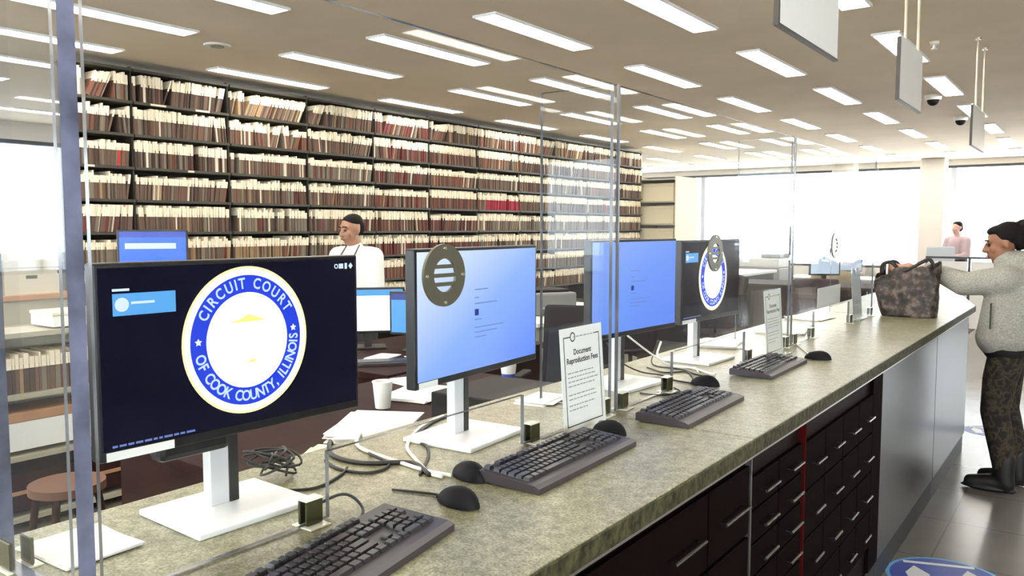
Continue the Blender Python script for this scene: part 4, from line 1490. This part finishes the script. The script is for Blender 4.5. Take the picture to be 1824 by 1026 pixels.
desk('staff_desk', -1.9, .4, 14.6, 15.5, .90, 'white_laminate', 'frame_white', 'white far counter in front of the windows, right', 'white_laminate')
office_chair(-2.25, 15.2, R(180), 'grey office chair silhouetted against the far windows', 'grey_fabric', 1.25)
office_chair(-.92, 16.0, R(170), 'blue office chair before the far windows', 'blue_fabric', 1.1)
# white rail partition before the windows
o = empty('glass_partition', 'low partition with thin posts before the far windows', 'partition', (-1.2, 13.2, 0.008))
for k in range(5):
    B().box(-.9 + k * .55, -.87 + k * .55, -.02, .02, 0, 1.12).obj('post', 'frame_dark', o)
B().box(-.9, 1.33, -.025, .025, 1.12, 1.15).obj('top_rail', 'frame_dark', o)
for k in range(4):
    B().box(-.86 + k * .55, -.36 + k * .55, -.008, .008, .12, 1.08).obj('panel', 'white_laminate', o)

# ------------------------------------------------------------------ the floor decals
def decal(x, y, r, label):
    o = empty('floor_decal', label, 'floor sticker', (x, y, 0.0), R(20), 'round stickers on the floor')
    B().cone((0, 0, .0005), (0, 0, .0015), r, r, 40).obj('rim', 'decal_cyan', o)
    B().cone((0, 0, .0015), (0, 0, .0022), r * .93, r * .93, 40).obj('disc', 'decal_blue', o)
    b = B()
    for s in (-1, 1):
        b.prism([(s * .09 * r / .2 + a * r / .2, c * r / .2) for a, c in ((-.03, -.10), (.03, -.10), (.04, .03), (.0, .10), (-.04, .03))], .0022, .0028, 'z')
    b.obj('footprints', 'decal_white', o)
    B().box(-r * .6, r * .6, r * .62, r * .72, .0022, .0028).obj('white_bar', 'decal_white', o)


decal(-.50, 3.98, .25, 'blue round floor sticker at the bottom edge')
decal(-.66, 7.15, .17, 'blue round floor sticker beside the woman')
decal(-.33, 7.1, .17, 'blue round floor sticker behind the woman at right edge')

# ------------------------------------------------------------------ people
def blob(name, prims, voxel, mname, parent=None, smooth_it=3, factor=.5):
    """union of tapered capsules and ellipsoids, remeshed to one continuous skin"""
    b = B()
    for p in prims:
        if p[0] == 'c':
            _, a, c, r0, r1 = p
            b.cone(a, c, r0, r1, 18)
            b.ball(a, r0, u=18, v=12); b.ball(c, r1, u=18, v=12)
        elif p[0] == 'e':
            M = Euler(p[3]).to_matrix().to_4x4() if len(p) > 3 else None
            b.ball(p[1], p[2], u=22, v=14, M=M)
        elif p[0] == 'p':        # polyline of (point, radius)
            q = p[1]
            for (a, r0), (c, r1) in zip(q[:-1], q[1:]):
                b.cone(a, c, r0, r1, 18); b.ball(a, r0, u=18, v=12)
            b.ball(q[-1][0], q[-1][1], u=18, v=12)
    me = b.mesh(name + '_src', mname)
    o = bpy.data.objects.new('tmp_blob', me)
    rm = o.modifiers.new('r', 'REMESH'); rm.mode = 'VOXEL'; rm.voxel_size = voxel
    sm = o.modifiers.new('s', 'SMOOTH'); sm.factor = factor; sm.iterations = smooth_it
    out = evaluate(o)
    bpy.data.objects.remove(o); bpy.data.meshes.remove(me)
    out.name = name
    out.materials.clear(); out.materials.append(MATS[mname])
    for p in out.polygons:
        p.use_smooth = True
    return link(name, out, parent)


def head_prims(c, s=1.0, yaw=0.0, tilt=0.0):
    """head centred at c facing local -y rotated by yaw; returns prims"""
    Rm = Matrix.Rotation(yaw, 3, 'Z') @ Matrix.Rotation(tilt, 3, 'X')
    def P(x, y, z):
        return Vector(c) + Rm @ Vector((x * s, y * s, z * s))
    e = Rm.to_euler()
    pr = [('e', P(0, .010, .030), (.073 * s, .092 * s, .085 * s), e), ('e', P(0, -.030, -.035), (.056 * s, .060 * s, .075 * s), e),
          ('e', P(0, -.062, -.092), (.026 * s, .020 * s, .020 * s), e),
          ('c', P(0, -.088, .018), P(0, -.108, -.022), .009 * s, .014 * s),
          ('e', P(.014, -.094, -.026), (.010 * s, .010 * s, .008 * s), e), ('e', P(-.014, -.094, -.026), (.010 * s, .010 * s, .008 * s), e),
          ('e', P(0, -.088, -.052), (.024 * s, .012 * s, .007 * s), e), ('e', P(0, -.086, -.064), (.021 * s, .012 * s, .008 * s), e),
          ('c', P(-.045, -.066, .034), P(.045, -.066, .034), .014 * s, .014 * s),
          ('e', P(.040, -.058, -.018), (.024 * s, .022 * s, .024 * s), e), ('e', P(-.040, -.058, -.018), (.024 * s, .022 * s, .024 * s), e),
          ('e', P(.074, .012, -.004), (.010 * s, .018 * s, .030 * s), e), ('e', P(-.074, .012, -.004), (.010 * s, .018 * s, .030 * s), e)]
    return pr, P, Rm


def hand_prims(w, d, up_, side, curl=.6, s=1.0):
    """w wrist point, d forward, up_ back-of-hand direction, side thumb direction"""
    w, d, u, t = Vector(w), Vector(d).normalized(), Vector(up_).normalized(), Vector(side).normalized()
    pr = [('c', w, w + d * .035 * s, .026 * s, .030 * s)]
    for k, (off, ln) in enumerate(((.030, .070), (.010, .078), (-.010, .073), (-.029, .058))):
        base = w + d * .075 * s + t * off * s
        pr.append(('c', w + d * .02 * s + t * off * .6 * s, base, .017 * s, .012 * s))
        a = base
        dirv = d.copy()
        q = [(a, .0105 * s)]
        for j in range(3):
            dirv = (dirv * math.cos(curl * (.5 + .3 * j)) - u * math.sin(curl * (.5 + .3 * j))).normalized()
            a = a + dirv * ln * (.45, .32, .23)[j] * s
            q.append((a, (.0098, .0088, .0075)[j] * s))
        pr.append(('p', q))
    th0 = w + d * .020 * s + t * .020 * s
    th1 = th0 + (d * .5 + t * .75 - u * .2).normalized() * .042 * s
    th2 = th1 + (d * .8 + t * .25 - u * .35).normalized() * .032 * s
    th3 = th2 + (d * .9 - u * .4).normalized() * .025 * s
    pr.append(('p', [(th0, .018 * s), (th1, .0125 * s), (th2, .0105 * s), (th3, .0085 * s)]))
    return pr


# --- the woman at the counter: faces -x, left side to the camera
WX, WY = -.425, 5.62
wroot = empty('person', 'person in a grey heather jacket, camouflage trousers and black boots at counter', 'person', (WX, WY, 0))


def wp(x, y, z):      # x: forward (towards the counter), y: to her left (towards the camera)
    return Vector((-x, -y, z))


hc = wp(.055, 0, 1.475)
hp, HP, HR = head_prims(hc, .98, R(-90) + R(6), R(12))
body = list(hp)
body += [('c', wp(.015, 0, 1.30), wp(.03, 0, 1.40), .052, .048), ('c', wp(.02, 0, .95), wp(.02, 0, 1.22), .105, .12),
         ('c', wp(.01, -.14, 1.28), wp(.01, .14, 1.28), .062, .062), ('c', wp(-.01, -.06, .88), wp(-.01, .06, .88), .10, .10)]
LSH, LEL, LWR = wp(.02, .175, 1.27), wp(.24, .155, 1.235), wp(.455, .06, 1.315)
RSH, REL, RWR = wp(.02, -.175, 1.27), wp(.22, -.17, 1.22), wp(.43, -.03, 1.30)
for a, e_, w_ in ((LSH, LEL, LWR), (RSH, REL, RWR)):
    body.append(('p', [(a, .052), (e_, .040), (w_, .026)]))
LHIP, LKN, LAN = wp(-.005, .085, .88), wp(.055, .085, .48), wp(.0, .085, .085)
RHIP, RKN, RAN = wp(-.005, -.085, .88), wp(.02, -.10, .48), wp(-.05, -.11, .085)
for h_, k_, a_ in ((LHIP, LKN, LAN), (RHIP, RKN, RAN)):
    body.append(('p', [(h_, .085), (k_, .056), (a_, .040)]))
    body.append(('c', a_ + wp(-.02, 0, -.03), a_ + wp(.13, 0, -.055), .035, .028))
body += hand_prims(LWR, wp(.85, -.25, -.25), wp(.25, 0, .95), wp(.1, -.9, 0), .75)
body += hand_prims(RWR, wp(.85, .15, -.30), wp(.25, 0, .95), wp(.1, .9, 0), .75)
blob('body', body, .0075, 'skin_brown', wroot, 2)
jk = []
for k in range(9):
    t = k / 8
    z = .925 + .30 * t
    r_ = .118 - .012 * t
    x = .055 - .035 * t
    hw = .100 + .015 * t
    jk.append(('c', wp(x, -hw, z), wp(x, hw, z), r_, r_))
    jk.append(('c', wp(x - .06, -hw, z), wp(x - .06, hw, z), r_, r_))
jk += [('c', wp(.005, -.135, 1.265), wp(.005, .135, 1.265), .080, .080), ('c', wp(.0, 0, 1.22), wp(.02, 0, 1.33), .125, .080),
      ('p', [(LSH + wp(0, 0, .0), .085), (LEL, .068), (LWR + wp(-.02, 0, 0), .044)]), ('p', [(RSH, .082), (REL, .066), (RWR + wp(-.02, 0, 0), .043)]),
      ('c', wp(-.085, -.07, 1.335), wp(-.085, .07, 1.335), .060, .060), ('c', wp(-.06, 0, 1.36), wp(.035, 0, 1.372), .078, .072)]
jo = blob('jacket', jk, .011, 'jacket_grey', wroot, 3)
B().box(-.004, .004, -.006, .006, -.075, .075).obj('pocket_zip', 'boot_black', jo).location = wp(.085, .222, 1.06)
blob('undershirt', [('c', wp(.0, -.085, .885), wp(.0, .085, .885), .118, .118), ('c', wp(.03, -.085, .885), wp(.03, .085, .885), .115, .115)], .012, 'boot_black', wroot, 2)
tr = []
for h_, k_, a_ in ((LHIP, LKN, LAN), (RHIP, RKN, RAN)):
    tr.append(('p', [(h_ + wp(0, 0, .0), .100), (h_ * .5 + k_ * .5 + wp(.01, 0, 0), .092), (k_, .078), (k_ * .5 + a_ * .5 + wp(-.012, 0, 0), .072), (a_ + wp(0, 0, .055), .055)]))
tr.append(('c', wp(-.01, -.06, .88), wp(-.01, .06, .88), .112, .112))
blob('trousers', tr, .011, 'camo', wroot, 3)
for nm, a_ in (('boot', LAN), ('boot', RAN)):
    g = Vector((a_.x, a_.y, 0))
    bt = [('p', [(g + wp(-.005, 0, .20), .060), (g + wp(-.005, 0, .10), .057), (g + wp(-.015, 0, .055), .052)]), ('p', [(g + wp(-.01, 0, .055), .050), (g + wp(.08, 0, .050), .045), (g + wp(.165, 0, .040), .038)]),
          ('e', g + wp(.07, 0, .014), (.155, .052, .014))]
    bo = blob(nm, bt, .008, 'boot_black', wroot, 2)
hr = [('e', HP(0, .035, .052), (.084, .088, .078), HR.to_euler()), ('e', HP(0, .082, .02), (.070, .055, .075), HR.to_euler()),
      ('e', HP(.0, .150, .055), (.078, .078, .074)), ('e', HP(0, .135, -.01), (.055, .05, .055)), ('e', HP(.0, -.015, .085), (.062, .06, .034), HR.to_euler())]
rh = random.Random(5)
for k in range(26):
    a, e2 = rh.uniform(0, 2 * PI), rh.uniform(-.6, 1.2)
    hr.append(('e', HP(.075 * math.cos(a) * math.cos(e2), .14 + .068 * math.sin(a) * math.cos(e2), .05 + .066 * math.sin(e2)), (.018, .018, .018)))
blob('hair', hr, .008, 'hair_black', wroot, 1)
for s in (-1, 1):
    B().ball(HP(s * .032, -.082, .010), (.011, .011, .007), u=12, v=8).obj('eye', 'eye_dark', wroot, True)
    B().tube([HP(s * .014, -.090, .034), HP(s * .034, -.090, .040), HP(s * .054, -.074, .032)], .0045, 6, 0, 3).obj('eyebrow', 'hair_black', wroot, True)
B().tube([HP(-.024, -.094, -.058), HP(0, -.103, -.057), HP(.024, -.094, -.058)], .0045, 6, 0, 4).obj('lips', 'lip', wroot, True)

# --- the clerk in the white shirt
mroot = empty('person', 'clerk in a white shirt with a lanyard before the file shelves', 'person', (-4.93, 4.585, .008))
FY = R(6)     # local -y is forward; turned towards the camera and a little left


def mp(x, y, z):
    return Matrix.Rotation(FY, 3, 'Z') @ Vector((x, y, z))


hc = mp(0, -.05, 1.545)
hp, HP, HR = head_prims(hc, 1.02, FY + R(-14), R(10))
body = list(hp) + [('c', mp(0, .0, 1.36), mp(0, -.03, 1.47), .055, .052), ('c', mp(0, 0, .98), mp(0, 0, 1.22), .125, .145), ('c', mp(-.15, 0, 1.34), mp(.15, 0, 1.34), .065, .065), ('c', mp(-.06, .02, .92), mp(.06, .02, .92), .12, .12)]
sh = {}
for s in (-1, 1):
    a, e_, w_ = mp(s * .19, 0, 1.33), mp(s * .235, -.02, 1.06), mp(s * .13, -.24, .98)
    sh[s] = (a, e_, w_)
    body.append(('p', [(a, .052), (e_, .040), (w_, .028)]))
    body += hand_prims(w_, mp(-s * .4, -.9, -.1), mp(0, -.1, 1), mp(-s * .9, .3, 0), .5)
    hip, kn, an = mp(s * .09, .02, .90), mp(s * .10, .0, .49), mp(s * .10, .03, .08)
    body.append(('p', [(hip, .085), (kn, .058), (an, .042)]))
    body.append(('c', an + mp(0, .02, -.03), an + mp(0, -.14, -.05), .035, .03))
blob('body', body, .009, 'skin_tan', mroot, 2)
st = [('c', mp(0, 0, .96), mp(0, 0, 1.22), .150, .162), ('c', mp(-.145, 0, 1.335), mp(.145, 0, 1.335), .080, .080), ('c', mp(0, .005, 1.35), mp(0, -.008, 1.40), .085, .066)]
for s in (-1, 1):
    st.append(('p', [(sh[s][0], .078), (sh[s][1], .062), (sh[s][2] * .9 + sh[s][1] * .1, .045)]))
so = blob('shirt', st, .011, 'shirt_white', mroot, 3)
B().tube([mp(.065, -.03, 1.425), mp(.07, -.13, 1.30), mp(.03, -.175, 1.15), mp(.0, -.18, 1.06), mp(-.03, -.175, 1.15), mp(-.07, -.13, 1.30), mp(-.065, -.03, 1.425)], .006, 6, 0, 5).obj('lanyard', 'lanyard', mroot, True)
tr = []
for s in (-1, 1):
    tr.append(('p', [(mp(s * .09, .02, .92), .105), (mp(s * .10, 0, .49), .080), (mp(s * .10, .03, .12), .065)]))
blob('trousers', tr + [('c', mp(-.06, .02, .93), mp(.06, .02, .93), .135, .135)], .013, 'trouser_dark', mroot, 3)
for s in (-1, 1):
    g = mp(s * .10, .03, 0)
    blob('shoe', [('p', [(g + mp(0, .02, .05), .048), (g + mp(0, -.07, .045), .043), (g + mp(0, -.16, .037), .036)])], .010, 'boot_black', mroot, 2)
blob('hair', [('e', HP(0, .022, .064), (.077, .088, .064), HR.to_euler()), ('e', HP(0, .060, .015), (.075, .056, .070), HR.to_euler())], .007, 'hair_black', mroot, 2)
for s in (-1, 1):
    B().ball(HP(s * .032, -.082, .010), (.011, .011, .007), u=12, v=8).obj('eye', 'eye_dark', mroot, True)
    B().tube([HP(s * .014, -.088, .036), HP(s * .034, -.088, .042), HP(s * .054, -.072, .034)], .0045, 6, 0, 3).obj('eyebrow', 'hair_black', mroot, True)
B().tube([HP(-.024, -.094, -.058), HP(0, -.102, -.057), HP(.024, -.094, -.058)], .004, 6, 0, 4).obj('lips', 'lip', mroot, True)
# office box held by the man's side
o = empty('file_box', 'grey box on a black stand beside the clerk', 'box', (-4.10, 4.55, .7615))
B().box(-.10, .10, -.10, .10, 0, .16, bev=.004).obj('stand', 'black_plastic', o)
B().box(-.11, .11, -.11, .11, .16, .36, bev=.006).obj('carton', 'grey_plastic', o)


# --- small distant people
def far_person(x, y, seat, rz, shirt, label, skin='skin_tan'):
    root = empty('person', label, 'person', (x, y, .008), rz)
    dz = -.40 if seat else 0
    hp, HP, HR = head_prims(Vector((0, -.03, 1.56 + dz)), 1.0)
    bd = list(hp) + [('c', (0, 0, 1.36 + dz), (0, -.02, 1.47 + dz), .055, .05), ('c', (0, 0, .95 + dz), (0, 0, 1.25 + dz), .13, .14), ('c', (-.15, 0, 1.33 + dz), (.15, 0, 1.33 + dz), .065, .065)]
    tp = [('c', (0, 0, .95 + dz), (0, 0, 1.25 + dz), .15, .16), ('c', (-.15, 0, 1.33 + dz), (.15, 0, 1.33 + dz), .08, .08)]
    lg = [('c', (-.06, 0, .93 + dz), (.06, 0, .93 + dz), .14, .14)]
    for s in (-1, 1):
        w_ = Vector((s * .12, -.32, 1.02 + dz))
        bd.append(('p', [((s * .19, 0, 1.32 + dz), .052), ((s * .24, -.06, 1.05 + dz), .042), (w_, .028)]))
        bd += hand_prims(w_, (0, -1, -.1), (0, -.1, 1), (-s, 0, 0), .4)
        tp.append(('p', [((s * .19, 0, 1.32 + dz), .076), ((s * .24, -.06, 1.05 + dz), .062), (w_ + Vector((0, .03, 0)), .045)]))
        if seat:
            L = [((s * .09, 0, .53), .10), ((s * .11, -.42, .54), .075), ((s * .11, -.40, .10), .055)]
        else:
            L = [((s * .09, 0, .92), .10), ((s * .10, 0, .50), .075), ((s * .10, .02, .10), .055)]
        bd.append(('p', [(p, r_ * .75) for p, r_ in L]))
        a = Vector(L[-1][0])
        bd.append(('c', a + Vector((0, .02, -.05)), a + Vector((0, -.14, -.06)), .035, .03))
        lg.append(('p', L))
    blob('body', bd, .016, skin, root, 2)
    blob('shirt', tp, .018, shirt, root, 2)
    blob('trousers', lg, .018, 'trouser_dark', root, 2)
    blob('hair', [('e', HP(0, .024, .055), (.080, .094, .076)), ('e', HP(0, .060, .0), (.074, .060, .075))], .014, 'hair_black', root, 1)
    return root


far_person(-2.85, 11.0, True, R(10), 'khaki_cloth', 'seated clerk in khaki top behind the third screen')
far_person(-2.2, 17.1, False, R(-30), 'pink_cloth', 'distant person in pink before the far windows', 'skin_pink')

# ------------------------------------------------------------------ the bag on the counter
bg = empty('carry_bag', 'crumpled brown glossy carry bag with black handles on the counter', 'bag', (-.945, 5.43, CT))
bm_ = bmesh.new()
nu, nv = 44, 18
rb = random.Random(8)
grid = []
for j in range(nv + 1):
    t = j / nv
    row = []
    for i in range(nu):
        a = 2 * PI * i / nu
        ca, sa = math.cos(a), math.sin(a)
        n_ = 3.2
        rr = (abs(ca) ** n_ + abs(sa) ** n_) ** (-1 / n_)
        hx = .150 + .035 * math.sin(t * PI * .8) * (1 if ca < 0 else .35) - .006 * t
        hy = .105 - .030 * t
        x, y = rr * ca * hx, rr * sa * hy
        x += -.022 * t * (1 if ca < 0 else 0)
        w = .012 * (.3 + t)
        x += w * math.sin(5 * a + 7 * t) * rb.uniform(.5, 1); y += w * math.sin(7 * a + 5 * t + 1) * rb.uniform(.5, 1)
        zt = .285 + .035 * ca + .020 * math.sin(3 * a)
        z = t * zt + (.006 * math.sin(9 * a + 11 * t) * t)
        row.append(bm_.verts.new((x, y, max(z, 0))))
    grid.append(row)
for j in range(nv):
    for i in range(nu):
        bm_.faces.new((grid[j][i], grid[j][(i + 1) % nu], grid[j + 1][(i + 1) % nu], grid[j + 1][i]))
bm_.faces.new(grid[0][::-1])
me = bpy.data.meshes.new('bag_body')
bm_.to_mesh(me); bm_.free()
me.materials.append(MATS['bag_brown'])
ob = link('bag_body', me, bg)
sm = ob.modifiers.new('thick', 'SOLIDIFY'); sm.thickness = .004; sm.offset = -1
for p in me.polygons:
    p.use_smooth = True
for s in (-1, 1):
    B().tube([(-.155, s * .05, .26), (-.150, s * .055, .315), (-.10, s * .06, .330), (-.055, s * .06, .285)], .011, 8, 0, 5).obj('handle', 'bag_handle', bg, True)
B().tube([(-.06, -.06, .26), (.0, -.065, .29), (.07, -.06, .335), (.11, -.04, .350), (.135, -.03, .30)], .011, 8, 0, 5).obj('handle', 'bag_handle', bg, True)
o = blob('folded_cloth', [('e', (0, 0, 0), (.075, .05, .035)), ('e', (.04, .01, .012), (.04, .035, .03)), ('e', (-.04, -.01, .01), (.035, .03, .03))], .008, 'cloth_salmon', None, 2)
o.location = (-1.0, 5.43, CT + .285)
tag(o, 'salmon coloured cloth sticking out of the brown bag', 'cloth')
o = B().box(-.005, .005, -.03, .03, 0, .10).obj('paper_sheet', 'paper')
o.location = (-1.068, 5.40, CT + .235)
tag(o, 'small white paper sticking up in the brown bag', 'paper')

bpy.data.scenes.remove(TMP)
